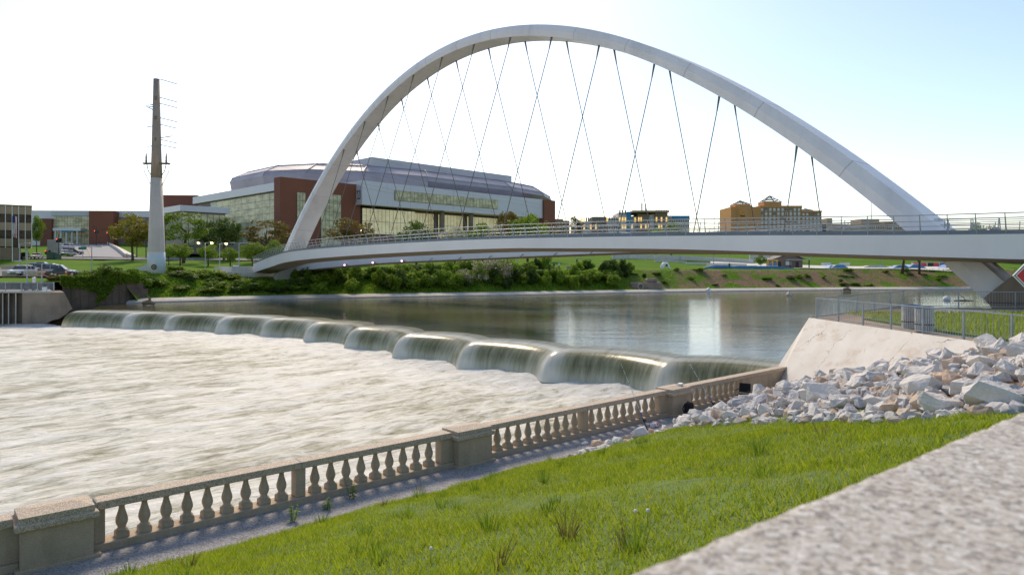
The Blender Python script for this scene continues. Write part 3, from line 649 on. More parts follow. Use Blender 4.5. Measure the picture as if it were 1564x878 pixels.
for px, Y, lab in ((1408, 27.2, 'slatted litter drum with a blue rim beside the fence, the nearer one'), (1387, 28.6, 'slatted litter drum with a blue rim, half hidden behind its twin')):
    t = thing('litter_drum', lab, 'litter bin', (PX(px, Y) + .1, Y, 3.27), 0, 'litter drums by the fence')
    MB().lathe([(.28, .03), (.28, .95)], 20).build('liner', M['dark'], t)
    for k in range(26):
        an = 2 * math.pi * k / 26; link('slat', slat, t, (.32 * math.cos(an), .32 * math.sin(an), 0), (0, 0, an + math.pi / 2))
    MB().lathe([(.27, .95), (.345, .95), (.345, 1.02), (.27, 1.02)], 20, cap=False).build('rim', surf('blue_rim', (.03, .13, .33), .5, .15, 5), t)
    MB().lathe([(.335, .3), (.345, .3), (.345, .34), (.335, .34)], 20, cap=False).build('hoop', M['dark'], t)
t = thing('diamond_sign', 'red diamond warning board with white border at the right edge', 'sign', (PX(1569, 30), 30, 3.36))
zc = PZ(421, 30) - 3.36
def dia(r, y, th): return MB().extr([(-r, zc), (0, zc - r), (r, zc), (0, zc + r)], y, y + th)
dia(.64, 0, .03).build('board', plain('sign_white', (.8, .8, .8), .5), t); dia(.57, -.006, .006).build('border', M['dark'], t); dia(.53, -.012, .006).build('border', plain('sign_white2', (.8, .8, .8), .5), t)
dia(.47, -.018, .006).build('face', plain('sign_red', (.65, .02, .03), .45), t); MB().box(-.04, .04, .032, .1, 0, zc + .4).build('post', M['steel'], t)
# drift debris on the path
mb = MB(); r2 = random.Random(5)
for k in range(260):
    x = r2.uniform(19.3, 30); y = 36.9 + r2.gauss(0, .18) + (x - 19) * .04; s_ = r2.uniform(.05, .28); an = r2.uniform(0, 3)
    mb.tube([(x, y, 3.34), (x + math.cos(an) * s_, y + math.sin(an) * s_, 3.36 + r2.uniform(0, .1))], .03, 4)
tag(mb.build('drift_debris', M['dark']), 'dark band of drift debris on the concrete beyond the small lawn', 'debris', kind='stuff')

# ---------------------------------------------------------------- riprap
rmats = [surf('limestone_white', (.64, .61, .575), .9, .13, 2.2, bmp=.9, bscale=14, bdist=.05, stain=.25, sstretch=(1, 1, 1)), surf('limestone_grey', (.47, .465, .48), .9, .16, 2.2, bmp=.9, bscale=14, bdist=.05, stain=.2, sstretch=(1, 1, 1)),
         surf('limestone_buff', (.58, .44, .33), .9, .18, 2.0, bmp=.9, bscale=14, bdist=.05, stain=.2, sstretch=(1, 1, 1)), surf('limestone_pale', (.66, .62, .57), .9, .12, 2.6, bmp=.9, bscale=14, bdist=.05, stain=.15, sstretch=(1, 1, 1))]
rocks = []
for k in range(16):
    rr = random.Random(50 + k); bm = bmesh.new()
    for i in range(20):
        v = Vector((rr.gauss(0, 1), rr.gauss(0, 1), rr.gauss(0, 1))).normalized(); q = 2.6
        v = Vector([math.copysign(abs(c) ** .8, c) for c in v]); v *= rr.uniform(.72, 1.1)
        bm.verts.new((v.x * 1.05, v.y * .82, v.z * .62))
    r = bmesh.ops.convex_hull(bm, input=bm.verts)
    bmesh.ops.delete(bm, geom=[g for g in set(r['geom_interior'] + r['geom_unused']) if isinstance(g, bmesh.types.BMVert)], context='VERTS')
    bmesh.ops.subdivide_edges(bm, edges=list(bm.edges), cuts=2, use_grid_fill=True); bm.normal_update()
    for v in bm.verts: v.co += v.normal * (.075 * mnoise.noise(v.co * 2.2 + Vector((k * 7, 0, 0))) + .05 * mnoise.noise(v.co * 5 + Vector((0, k * 5, 0))))
    me = bpy.data.meshes.new('rock'); bm.to_mesh(me); bm.free(); me.materials.append(rmats[0]); rocks.append(me)
def left_edge(b): return float(np.interp(b, [0.7, 1.5, 2.4, 6.8, 10.0, 11.6, 14], [14.5, 14.2, 15.6, 14.0, 12.0, 10.6, 9.5]))
def right_edge(b): return float(np.interp(b, [.6, 1.2, 5, 9, 13], [22.5, 25.0, 23.8, 21.0, 18.5]))
def pile(a, b):
    le, re = left_edge(b), right_edge(b); t = (a - le) / max(.1, re - le)
    base = max(0, gz(a, b)); return base + .05 + .38 * math.sin(max(0, min(1, t * 1.3)) * math.pi / 2) * min(1, .3 + b / 4)
pts = []; rr = random.Random(99); tries = 0
LAB = {0: 'white limestone riprap boulder on the bank below the wing wall', 1: 'grey limestone riprap boulder on the bank below the wing wall', 2: 'buff stained riprap boulder on the bank below the wing wall', 3: 'pale cream riprap boulder on the bank below the wing wall'}
while len(pts) < 300 and tries < 60000:
    tries += 1; b = rr.uniform(1.3, 13.2); a = rr.uniform(10, 26)
    if rr.random() < .12: b = rr.uniform(1.4, 2.5); a = rr.uniform(12.4, 20)
    le, re = left_edge(b), right_edge(b)
    if b < 2.3: le = 12.6
    if b < 1.4 + min(.65, max(0, (a - 15) * .12)): continue
    if not le < a < re: continue
    s_ = rr.choice([.15, .17, .20, .23, .26, .30, .35]) if b < 7 or rr.random() < .92 else rr.uniform(.4, .52)
    if b < 2.3 and a < 17: s_ = min(s_, .27)
    if b < 1.5: s_ = min(s_, .26)
    if s_ > .29 and tries > 9000: continue
    if any((a - q[0]) ** 2 + (b - q[1]) ** 2 < (.84 * (s_ + q[2])) ** 2 for q in pts): continue
    pts.append((a, b, s_))
for a, b, s_ in pts:
    k = rr.choices([0, 1, 2, 3], [4.4, 1.5, 2.0 if s_ < .33 else 0, 3.4])[0]; z = pile(a, b) + s_ * .28 + rr.uniform(-.05, .07)
    o = link('boulder', rr.choice(rocks), None, AB(a, b, z), (rr.uniform(-.5, .5), rr.uniform(-.5, .5), rr.uniform(0, 6.3)), (s_ * rr.uniform(.9, 1.2), s_ * rr.uniform(.9, 1.15), s_ * rr.uniform(.85, 1.25)), rmats[k])
    zone = 'along the gravel path' if b < 2.4 else ('against the foot of the wing wall' if a > right_edge(b) - 2.2 else ('at the edge of the grass' if a < left_edge(b) + 1.6 else ('in the lower middle of the pile' if b < 6 else 'in the upper middle of the pile')))
    tag(o, '%s %s limestone boulder %s' % ('big' if s_ > .34 else ('medium' if s_ > .24 else 'small'), ('white', 'grey', 'buff', 'cream')[k], zone), 'boulder', 'riprap boulders')
def islandmat():
    m, n, l, b = newmat('mixed_limestone'); g = n.new('ShaderNodeNewGeometry'); rp = ramp(n, [(0, (.40, .39, .40)), (.4, (.60, .58, .56)), (.7, (.66, .62, .57)), (.9, (.50, .38, .27))]); l.new(g.outputs['Random Per Island'], rp.inputs[0])
    t = nz(n, l, g.outputs['Position'], 5, 5); l.new(mixc(n, l, .35, rp.outputs[0], t.outputs[0], 'MULTIPLY'), b.inputs['Base Color']); b.inputs['Roughness'].default_value = .9; return m
# small stones filling the gaps
mb = MB()
for k in range(2000):
    b = rr.uniform(1.4, 13.4); le, re = left_edge(b) - .5, right_edge(b) + .2; 
    if b < 2.3: le = 12.3
    a = rr.uniform(le, re); s_ = rr.uniform(.08, .24) if b > 2.3 else rr.uniform(.06, .14)
    if b < 1.4 + min(.5, max(0, (a - 13) * .16)): continue
    s_ = s_; me = rr.choice(rocks); z = pile(a, b) - .02; c = AB(a, b, z)
    mt = Matrix.Rotation(rr.uniform(0, 6), 3, 'Z') @ Matrix.Rotation(rr.uniform(0, 3), 3, 'X')
    mb.add([c + mt @ (v.co * s_) for v in me.vertices], [tuple(p.vertices) for p in me.polygons])
tag(mb.build('small_riprap', islandmat()), 'small broken limestone filling the gaps between the boulders', 'stones', kind='stuff')
# soil under the pile
vs = []; bl = np.arange(1.9, 13.6, .5)
for b in bl:
    le, re = left_edge(b) - .4, right_edge(b) + 2.5
    for k in range(26):
        a = le + (re - le) * k / 25; p = AB(a, b); vs.append((p.x, p.y, pile(a, b) - .10 if k else gz(a, b) - .05))
fs = [(i * 26 + k, i * 26 + k + 1, (i + 1) * 26 + k + 1, (i + 1) * 26 + k) for i in range(len(bl) - 1) for k in range(25)]
tag(link('riprap_bed', fastmesh('riprap_bed', vs, fs, M['soil'], 4, True)), kind='structure')

# ---------------------------------------------------------------- foreground grass
rg = np.random.default_rng(3)
def grass(N, amin, amax, bmin, bmax, hfun):
    A = rg.uniform(amin, amax, N); B = bmin + (bmax - bmin) * rg.uniform(0, 1, N)
    X = P0.x + e_.x * A + n_.x * B; Y = P0.y + e_.y * A + n_.y * B
    px = CX + FP * X / np.maximum(Y, .1); ok = (Y > 1.2) & (px > -120) & (px < 1680)
    le = np.interp(B, [0.7, 1.5, 2.4, 6.8, 10.0, 11.6, 14], [13.0, 12.6, 15.3, 14.2, 12.2, 10.8, 9.7]) + .25 * np.sin(B * 5) + .3 * np.sin(B * 1.7 + 1)
    edge = 1.35 + .22 * np.sin(A * 1.1) + .16 * np.sin(A * 2.7 + 1) + .12 * np.sin(A * 6.1); ok &= (B > edge) & (A < le)
    A, B, X, Y = A[ok], B[ok], X[ok], Y[ok]; n = len(A); out = np.zeros((n, 4, 3), np.float32)
    for i in range(n):
        a, b = A[i], B[i]; z = gz(a, b); h, w, ln = hfun(a, b); an = rg.uniform(0, 6.283); lx, ly = math.cos(an) * ln, math.sin(an) * ln
        wx, wy = -math.sin(an + 1.2) * w, math.cos(an + 1.2) * w; x, y = X[i], Y[i]
        out[i] = ((x - wx, y - wy, z - .01), (x + wx, y + wy, z - .01), (x + lx + wx * .25, y + ly + wy * .25, z + h), (x + lx - wx * .25, y + ly - wy * .25, z + h))
    return out.reshape(-1, 3), np.arange(n * 4, dtype=np.int32).reshape(-1, 4)
def hf(a, b):
    c = mnoise.noise((a * .8, b * .8, 4)) + .5 * mnoise.noise((a * 2.3, b * 2.3, 8))
    h = (.066 + .045 * max(-.45, c)) * rg.uniform(.6, 1.4); return h, rg.uniform(.005, .010), h * rg.uniform(.2, .9)
v, f = grass(260000, -16, 16, 1.0, 14.6, hf)
tag(link('grass', fastmesh('grass', v, f, M['grass'], 4)), 'bright green mown grass covering the slope above the gravel path', 'grass', kind='stuff')
tb = np.array([(rg.uniform(-12, 14), rg.uniform(1.35, 13)) for _ in range(90)])
vsT = []; fsT = []
for a, b in tb:
    if a > left_edge(b) - .8: continue
    p = AB(a, b, gz(a, b)); tall = rg.uniform(.10, .26)
    for k in range(46):
        an = rg.uniform(0, 6.28); r0 = rg.uniform(0, .12); h = tall * rg.uniform(.5, 1.1); ln = h * rg.uniform(.2, .8); x, y = p.x + math.cos(an) * r0, p.y + math.sin(an) * r0; w = .008
        c, s_ = math.cos(an), math.sin(an); i = len(vsT)
        vsT += [(x - s_ * w, y + c * w, p.z - .02), (x + s_ * w, y - c * w, p.z - .02), (x + c * ln + s_ * w * .3, y + s_ * ln - c * w * .3, p.z + h), (x + c * ln - s_ * w * .3, y + s_ * ln + c * w * .3, p.z + h)]; fsT.append((i, i + 1, i + 2, i + 3))
tag(link('grass_tufts', fastmesh('grass_tufts', vsT, fsT, M['leafb'], 4)), 'taller dark green tufts scattered through the mown grass', 'grass', kind='stuff')
# lawn blades on the platform
vsT = []; fsT = []
for k in range(26000):
    x, y = rg.uniform(17.2, 34), rg.uniform(18, 37.3)
    if x < 17 + max(0, (y - 30) * .12) + .2 or y > 37.2: continue
    h = rg.uniform(.08, .24); an = rg.uniform(0, 6.28); c, s_ = math.cos(an), math.sin(an); w = .014; ln = h * .5; i = len(vsT)
    vsT += [(x - s_ * w, y + c * w, 3.35), (x + s_ * w, y - c * w, 3.35), (x + c * ln + s_ * w * .3, y + s_ * ln, 3.36 + h), (x + c * ln - s_ * w * .3, y + s_ * ln, 3.36 + h)]; fsT.append((i, i + 1, i + 2, i + 3))
tag(link('grass_on_platform', fastmesh('grass_on_platform', vsT, fsT, M['grass'], 4)), 'dark green grass of the small railed lawn behind the fence', 'grass', kind='stuff')
# dry stalk tufts, weeds, dandelions
def on_slope(px, py):
    d = Vector(((px - CX) / FP, 1, -(py - HY) / FP)); lo, hi = 2.0, 40.0
    t = lo
    while t < hi:
        p = Vector((0, 0, CZ)) + d * t; a, b = toab(p.x, p.y); g = gz(a, b) if b > 1.2 else 0
        if p.z <= g: return Vector((p.x, p.y, g))
        t += .03
    return Vector((0, 0, CZ)) + d * hi
def stalks(px, py, n, h, m, label, spread=.18, seedk=1):
    p = on_slope(px, py); rk = random.Random(px + seedk); mb = MB()
    for k in range(n):
        an = rk.uniform(0, 6.3); r0 = rk.uniform(0, spread * .5); hh = h * rk.uniform(.45, 1); ln = hh * rk.uniform(.1, .7); b0 = Vector((math.cos(an) * r0, math.sin(an) * r0, -.02)); tip = b0 + Vector((math.cos(an) * ln, math.sin(an) * ln, hh))
        mid = b0.lerp(tip, .5) + Vector((0, 0, hh * .08)); mb.tube([b0, mid, tip], [.006, .0045, .002], 4)
    o = mb.build('dry_stalks', m, None, loc=p); tag(o, label, 'dry grass', 'dry grass tufts on the slope'); return o
stalks(866, 826, 22, .42, M['dry'], 'reddish dry stalk tuft in the middle of the grass slope')
stalks(585, 775, 14, .30, M['dry'], 'dry straw tuft beside the gravel edge, right of the tall weed')
stalks(290, 868, 12, .30, M['dry'], 'dry straw tuft at the lower left of the slope')
stalks(640, 748, 9, .26, M['dry'], 'thin dry stalks beside the path, nearest the middle pedestal')
stalks(955, 838, 8, .30, M['dry'], 'leaning dry stalks right of the reddish tuft')
stalks(1258, 665, 7, .34, M['dry'], 'single clump of dry straw just below the boulders')
stalks(760, 868, 14, .3, M['dry'], 'bent dry stalks at the bottom of the picture')
def weed(px, py, h, n, m, label):
    p = on_slope(px, py); rk = random.Random(px); t = thing('weed', label, 'weed', p, 0, 'tall weeds by the path'); st = MB(); lv = MB()
    for k in range(n):
        an = rk.uniform(0, 6.3); b0 = Vector((rk.uniform(-.06, .06), rk.uniform(-.06, .06), -.02)); hh = h * rk.uniform(.5, 1); tip = b0 + Vector((math.cos(an) * hh * .25, math.sin(an) * hh * .25, hh)); st.tube([b0, b0.lerp(tip, .5), tip], [.008, .006, .003], 4)
        for q in range(16):
            c = b0.lerp(tip, rk.uniform(.1, 1)); aa_ = rk.uniform(0, 6.3); L = rk.uniform(.04, .10) * (1.2 if c.z < hh * .6 else .8); d = Vector((math.cos(aa_), math.sin(aa_), rk.uniform(-.2, .5))) * L; s_ = Vector((-math.sin(aa_), math.cos(aa_), 0)) * L * .25
            lv.add([c, c + d * .5 + s_, c + d, c + d * .5 - s_], [(0, 1, 2, 3)])
    st.build('stem', m, t); lv.build('leaves', m, t)
weed(537, 762, .62, 6, M['leafb'], 'tall leafy green weed standing against the plinth')
weed(447, 796, .50, 6, M['leafb'], 'yellow green arching weed at the gravel edge, left of the tall one')
weed(500, 778, .34, 5, M['leaf'], 'low spreading weed between the two tall weeds')
dme = MB().lathe([(.001, -.022), (.014, -.018), (.022, 0), (.014, .018), (.001, .022)], 10).mesh('seed_head', plain('seed_white', (.75, .74, .7), .9), True)
for i, (px, py, lab) in enumerate([(192, 866, 'white dandelion clock at the lower left, the upper one'), (184, 876, 'white dandelion clock at the lower left, the lower one'), (657, 852, 'white dandelion clock in the lower middle of the slope'), (969, 796, 'white dandelion clock right of centre, left one of a pair'), (988, 796, 'white dandelion clock right of centre, right one of a pair')]):
    p = on_slope(px, py + 8); t = thing('dandelion', lab, 'dandelion', p, 0, 'dandelion clocks in the grass'); MB().tube([(0, 0, -.02), (.01, 0, .15)], .003, 4).build('stem', M['leafb'], t); link('seed_head', dme, t, (.01, 0, .165))
# ---------------------------------------------------------------- things on the promenade
def a_at(px, b):
    tx = (px - CX) / FP; return (tx * (P0.y + n_.y * b) - P0.x - n_.x * b) / (e_.x - tx * e_.y)
def rod(px0, pxr, k, label):
    b0 = .95; A0 = AB(a_at(px0, b0), b0, .02); A1 = AB(a_at(pxr, .0), -.02, 1.05); d = A1 - A0; tip = A0 + d * k
    t = thing('fishing_rod', label, 'fishing rod', A0, 0, 'fishing rods leaning on the balustrade')
    L = [A0 + d * (k * s_) - A0 for s_ in (0, .18, .5, 1)]
    MB().tube([L[0], L[1]], .016, 6).build('grip', M['dark'], t)
    MB().tube([L[1], L[2], L[3] + Vector((0, 0, -.02))], [.011, .008, .004], 6).build('blank', plain('rod_white', (.72, .74, .78), .35), t)
    for s_ in (.3, .42, .55, .68, .8, .9):
        p = d * (k * s_); MB().tube([p - d * .012, p + d * .012], .014, 6).build('guide', M['dark'], t)
    p = d * (k * .14) + n_ * .05; MB().tube([p - e_ * .05, p + e_ * .05], .045, 10).build('reel', M['dark'], t)
    MB().tube([d * (k * .19), d * (k * .25)], .017, 6).build('band', plain('rod_blue', (.02, .08, .4), .4), t)
rod(989, 969, 2.05, 'white and black fishing rod leaning on the balustrade left of the pedestal')
rod(1096, 1071, 2.15, 'white and black fishing rod leaning on the balustrade right of the backpack')
p = AB(a_at(1050, .55), .62, 0); t = thing('backpack', 'black backpack standing on the gravel against the pedestal', 'backpack', p, RZB)
def pillow(rx, ry, rz_, c, n=10, q=.5):
    vs = []; m = 8
    mb = MB(); rings = []
    for j in range(m + 1):
        v = -math.pi / 2 + math.pi * j / m; rings.append([(c[0] + rx * math.copysign(abs(math.cos(2 * math.pi * k / n)) ** q, math.cos(2 * math.pi * k / n)) * max(.02, math.cos(v)) ** q, c[1] + ry * math.copysign(abs(math.sin(2 * math.pi * k / n)) ** q, math.sin(2 * math.pi * k / n)) * max(.02, math.cos(v)) ** q, c[2] + rz_ * math.copysign(abs(math.sin(v)) ** q, math.sin(v))) for k in range(n)])
    return mb.loft(rings)
pillow(.20, .13, .29, (0, 0, .29)).build('body', M['black'], t, True); pillow(.15, .06, .13, (0, -.13, .19)).build('pocket', M['black'], t, True)
MB().tube([(-.05, .05, .56), (0, .05, .63), (.05, .05, .56)], .013, 5).build('handle', M['black'], t)
for s_ in (-1, 1): MB().tube([(s_ * .11, .12, .5), (s_ * .13, .2, .3), (s_ * .11, .12, .08)], .022, 5).build('strap', M['black'], t)
p = AB(a_at(1136, .8), .75, 0); t = thing('folding_chair', 'black folding camp chair near the end of the balustrade', 'chair', p, RZB + .2)
fr = plain('chair_frame', (.05, .05, .055), .4, .5)
for s_ in (-1, 1):
    MB().tube([(.22, s_ * .24, .0), (-.22, s_ * .24, .42)], .012, 5).build('leg', fr, t); MB().tube([(-.22, s_ * .24, .0), (.24, s_ * .24, .44), (.30, s_ * .24, .88)], .012, 5).build('leg', fr, t)
    MB().tube([(-.24, s_ * .27, .60), (.26, s_ * .27, .62)], .02, 5).build('armrest', M['black'], t); MB().tube([(-.22, s_ * .24, .42), (-.22, s_ * .27, .60)], .01, 5).build('arm_post', fr, t)
MB().box(-.22, .23, -.23, .23, .405, .43).build('seat', M['black'], t, bevel=.008)
MB().add([(.235, -.23, .5), (.235, .23, .5), (.30, .23, .88), (.30, -.23, .88), (.26, -.23, .5), (.26, .23, .5), (.325, .23, .88), (.325, -.23, .88)], [(0, 1, 2, 3), (4, 7, 6, 5), (0, 4, 5, 1), (1, 5, 6, 2), (2, 6, 7, 3), (3, 7, 4, 0)]).build('backrest', M['black'], t)
def crumple(name, m, p, s_, label, cat, sx=1):
    bm = bmesh.new(); bmesh.ops.create_icosphere(bm, subdivisions=3, radius=1)
    for v in bm.verts:
        k = 1 + .35 * mnoise.noise(v.co * 2.3 + Vector((s_ * 9, 0, 0))) + .25 * mnoise.noise(v.co * 6); v.co = Vector((v.co.x * k * sx, v.co.y * k * .8, max(-.45, v.co.z * k * .6))) * s_
    me = bpy.data.meshes.new(name); bm.to_mesh(me); bm.free(); me.materials.append(m); return tag(link(name, me, None, p + Vector((0, 0, .42 * s_)), (0, 0, RZB)), label, cat)
mbag, n, l, b = newmat('printed_bag'); vo = nz(n, l, coords(n), 9, 2); rp = ramp(n, [(.52, (.75, .74, .74)), (.56, (.6, .05, .07))]); l.new(vo.outputs[0], rp.inputs[0]); l.new(rp.outputs[0], b.inputs['Base Color'])
crumple('plastic_bag', mbag, AB(a_at(999, .75), .75, 0), .17, 'red and white plastic bag lying beside the left fishing rod', 'plastic bag', 1.3)
crumple('paper_scrap', plain('paper', (.78, .78, .78), .8), AB(a_at(893, .75), .75, 0), .09, 'crumpled white paper scrap on the gravel path', 'litter', 1.5)
t = thing('takeaway_carton', 'small white carton lying on top of the far pedestal', 'carton', AB(2 * PER - .42, -.12, 1.065), RZB + .3)
MB().box(-.13, .13, -.07, .07, .03, .09).build('body', plain('carton_white', (.78, .77, .74), .7), t, bevel=.01); MB().box(-.14, .14, -.08, .08, .09, .105).build('lid', plain('carton_lid', (.8, .8, .78), .6), t)
# ---------------------------------------------------------------- left lock pier and retaining wall
YL = 92.5
lp = thing('lock_pier', 'brown weathered concrete pier with undercut end at the left of the weir', 'pier', (PX(60, YL), YL, ZL))
def lx(px, py): p = P(px, py, YL); return (p.x - PX(60, YL), p.z - ZL)
MB().extr([lx(34, 447), lx(98, 446.5), lx(104, 458), lx(111, 472), lx(107, 474), lx(101, 480), lx(90, 487), lx(80, 489), lx(70, 494), lx(52, 493), lx(48, 502), lx(34, 502)], 0, 9).build('wall', M['conc_d'], lp)
MB().extr([lx(-420, 447), lx(33.8, 447), lx(33.8, 506), lx(-420, 506)], 1.1, 9).build('recessed_wall', M['conc_d'], lp)
for px in (-60, -42, -24, -6, 4, 13, 24): MB().extr([lx(px - .7, 448), lx(px + .9, 448), lx(px + .9, 503), lx(px - .7, 503)], .1, 1.2).build('rib', M['conc'], lp)
MB().extr([lx(-420, 445), lx(80, 444.6), lx(80, 447.2), lx(-420, 447.3)], -.15, 8).build('coping', M['conc'], lp)
MB().extr([lx(52, 494), lx(100, 481), lx(108, 476), lx(108, 504), lx(52, 504)], 2.5, 9).build('footing', M['wall_d'], lp)
for ch_ in lp.children:
    for v in ch_.data.vertices: v.co.x -= .72 * v.co.y
# blue-grey mesh railing on the pier
rl = thing('pier_railing', 'blue grey picket railing on top of the concrete pier', 'railing', (PX(-420, YL), YL + .3, PZ(445, YL)))
x1 = PX(80, YL) - PX(-420, YL)
pk_ = MB().box(-.02, .02, -.02, .02, .1, 1.18).mesh('picket', M['steel']); ps_ = MB().box(-.05, .05, -.05, .05, 0, 1.25).mesh('post', M['steel'])
for z in (.1, 1.2): MB().box(0, x1, -.03, .03, z - .03, z + .03).build('rail', M['steel'], rl)
s_ = x1 - 14
while s_ < x1: link('picket', pk_, rl, (s_, 0, 0)); s_ += .16
for k in range(8): link('post', ps_, rl, (x1 - k * 2.2, 0, 0))
for px, lab in ((40, 'black hoist post on the pier, left of three'), (51.5, 'black hoist post on the pier, middle of three'), (62, 'black hoist post on the pier, right of three')):
    t = thing('hoist_post', lab, 'hoist', (PX(px, YL + 1.5), YL + 1.5, PZ(445, YL)), 0, 'hoist posts on the pier'); MB().box(-.16, .16, -.16, .16, 0, .95).build('body', M['dark'], t); MB().lathe([(.18, .95), (.3, 1.0), (.3, 1.1), (.1, 1.2)], 10).build('head', M['dark'], t); MB().tube([(-.35, 0, 1.12), (.35, 0, 1.12)], .07, 6).build('wheel', M['dark'], t)
t = thing('control_box', 'white control box at the end of the pier railing', 'box', (PX(67, YL - .2), YL - .05, PZ(445, YL)), 0); MB().box(-.26, .26, -.15, .15, .0, .58).build('case', plain('box_white', (.72, .74, .74), .5), t, bevel=.02); MB().box(-.2, .2, -.17, -.15, .08, .5).build('door', plain('box_door', (.65, .67, .68), .5), t)
t = thing('utility_pipe', 'short white vent pipe behind the pier railing', 'pipe', (PX(52, 99), 99, 3.0)); MB().lathe([(.2, 0), (.2, 1.2)], 10).build('tube', plain('pipe_white', (.75, .75, .75), .5), t); MB().lathe([(.24, 1.2), (.24, 1.35), (.1, 1.42)], 10).build('cap', plain('pipe_white2', (.7, .7, .7), .5), t)
wl_ = thing('retaining_wall', 'dark ivy grown retaining wall behind the left end of the weir', 'retaining wall', (PX(95, 101.5), 101.5, -.5))
pa_ = [(PX(95, 101.5), 101.5), (PX(150, 105.5), 105.5), (PX(192, 109), 109.2), (PX(206, 111), 112.5)]
o0 = wl_.location.xy
for i in range(len(pa_) - 1):
    (x0, y0), (x1, y1) = pa_[i], pa_[i + 1]; n = 4 if i < 2 else 1
    for k in range(n):
        ax0, ay0, ax1, ay1 = [q for q in (x0 + (x1 - x0) * k / n, y0 + (y1 - y0) * k / n, x0 + (x1 - x0) * (k + 1) / n - .12, y0 + (y1 - y0) * (k + 1) / n - .12)]
        zt = (4.35 if i < 2 else 3.2) - .05 * (k % 2); MB().prism([(ax0 - o0.x, ay0 - o0.y), (ax1 - o0.x, ay1 - o0.y), (ax1 - o0.x, ay1 + 1.4 - o0.y), (ax0 - o0.x, ay0 + 1.4 - o0.y)], -.5, zt + .5 + .5 * 0).build('wall_panel', M['wall_d'], wl_)
    MB().prism([(x0 - o0.x, y0 + .12 - o0.y), (x1 - o0.x, y1 + .12 - o0.y), (x1 - o0.x, y1 + 2.5 - o0.y), (x0 - o0.x, y0 + 2.5 - o0.y)], -.5, 4.0 if i < 2 else 2.8).build('wall_core', M['wall_d'], wl_)
# ---------------------------------------------------------------- parking lot and roads, laid on the far ground
def pave(name, m, grid, dz=.06):
    vs = []; nu = len(grid); 
    mb = MB(); N = 14
    rows = []
    for (xa, Ya), (xb, Yb) in grid: rows.append([on_far(xa + (xb - xa) * k / N, Ya + (Yb - Ya) * k / N, dz + .18) for k in range(N + 1)])
    mb.loft(rows, close=False, cap=False); return tag(mb.build(name, m), kind='structure')
def ladder(xl, xr, Y0, Y1, n=10): return [((xl(t) , Y0 + (Y1 - Y0) * t), (xr(t), Y0 + (Y1 - Y0) * t)) for t in [i / n for i in range(n + 1)]]
pave('parking_lot', M['asphalt'], ladder(lambda t: -260, lambda t: 112 - 40 * t, 109.5, 138))
pave('road', M['asphalt'], ladder(lambda t: -300, lambda t: 520, 170, 182))
pave('ramp_road', surf('pale_ramp', (.34, .335, .345), .9, .08, .3), ladder(lambda t: 112 - 4 * t, lambda t: 190 - 27 * t, 183, 244, 24), .12)
pave('ramp_line', plain('yellow_line', (.55, .33, .08), .8), ladder(lambda t: 137.5 - 7 * t, lambda t: 139 - 7.4 * t, 184, 240, 24), .22)
for (xl0, xl1, xr0, xr1, lab) in ((190.5, 163.5, 208, 170, 'pale sloping concrete side wall right of the ramp road'), (79, 90, 92, 97, 'pale concrete pillar wall left of the ramp road')):
    t = None
    rows = []
    if xr0 > 150:
        mb = MB(); N = 12
        for k in range(N + 1):
            u = k / N; Y = 184 + 58 * u; xa, xb = xl0 + (xl1 - xl0) * u, xr0 + (xr1 - xr0) * u; A, B = on_far(xa, Y, .5), on_far(xb, Y, .2); rows.append([A - Vector((0, 0, 1.5)), A + Vector((0, 0, .7)), B + Vector((0, 0, .25)), B - Vector((0, 0, 1.5))])
        mb.loft(rows); tag(mb.build('side_wall', M['conc_w']), lab, 'wall')
    else:
        c = on_far(83, 186); MB().box(-1.6, 1.6, -.6, .6, -.5, 4.6).build('side_wall', M['conc_w'], None, bevel=.08, loc=c); tag(bpy.context.scene.objects[-1] if False else col.objects[-1], lab, 'wall')
# ---------------------------------------------------------------- transmission pole and wires
pb = on_far(239, 126); tp = thing('transmission_pole', 'tall pale steel transmission pole with painted blue base by the far bank', 'utility pole', pb)
HT = PZ(121, 126) - pb.z
mb = MB().lathe([(1.55, -1), (1.5, 2), (1.0, HT * .49)], 16).build('shaft', surf('pole_steel', (.58, .50, .41), .6, .08, .4, stain=.25), tp, True)
MB().lathe([(1.0, HT * .49), (.86, HT * .60), (.52, HT)], 16).build('upper_shaft', surf('pole_rust', (.35, .27, .20), .7, .15, .5, stain=.4), tp, True)
mpaint, n, l, b = newmat('painted_base'); t_ = nz(n, l, pos(n), .35, 3); rp = ramp(n, [(.45, (.55, .62, .64)), (.55, (.70, .63, .54))]); l.new(t_.outputs[0], rp.inputs[0]); l.new(rp.outputs[0], b.inputs['Base Color'])
MB().lathe([(1.57, -1), (1.53, 2.0), (1.46, 3.9)], 16).build('painted_base', mpaint, tp, True)
MB().extr([(-1.3, 1.9), (-4.6, .35), (-4.6, -.8), (-1.3, -.8)], -.3, .3).build('base_fin', M['conc_w'], tp)
MB().lathe([(.30, 0), (.50, 0), (.50, .03), (.30, .03)], 14, cap=False).build('emblem', M['dark'], tp, loc=(.35, -1.56, 1.15), rot=(R(90), 0, 0)); MB().lathe([(.18, 0), (.02, .02)], 10).build('emblem', M['dark'], tp, loc=(.35, -1.55, 1.15), rot=(R(90), 0, 0))
zpl = PZ(250, 126) - pb.z
MB().box(-2.35, 2.35, -.5, .5, zpl - .12, zpl + .12).build('platform', M['wood'], tp)
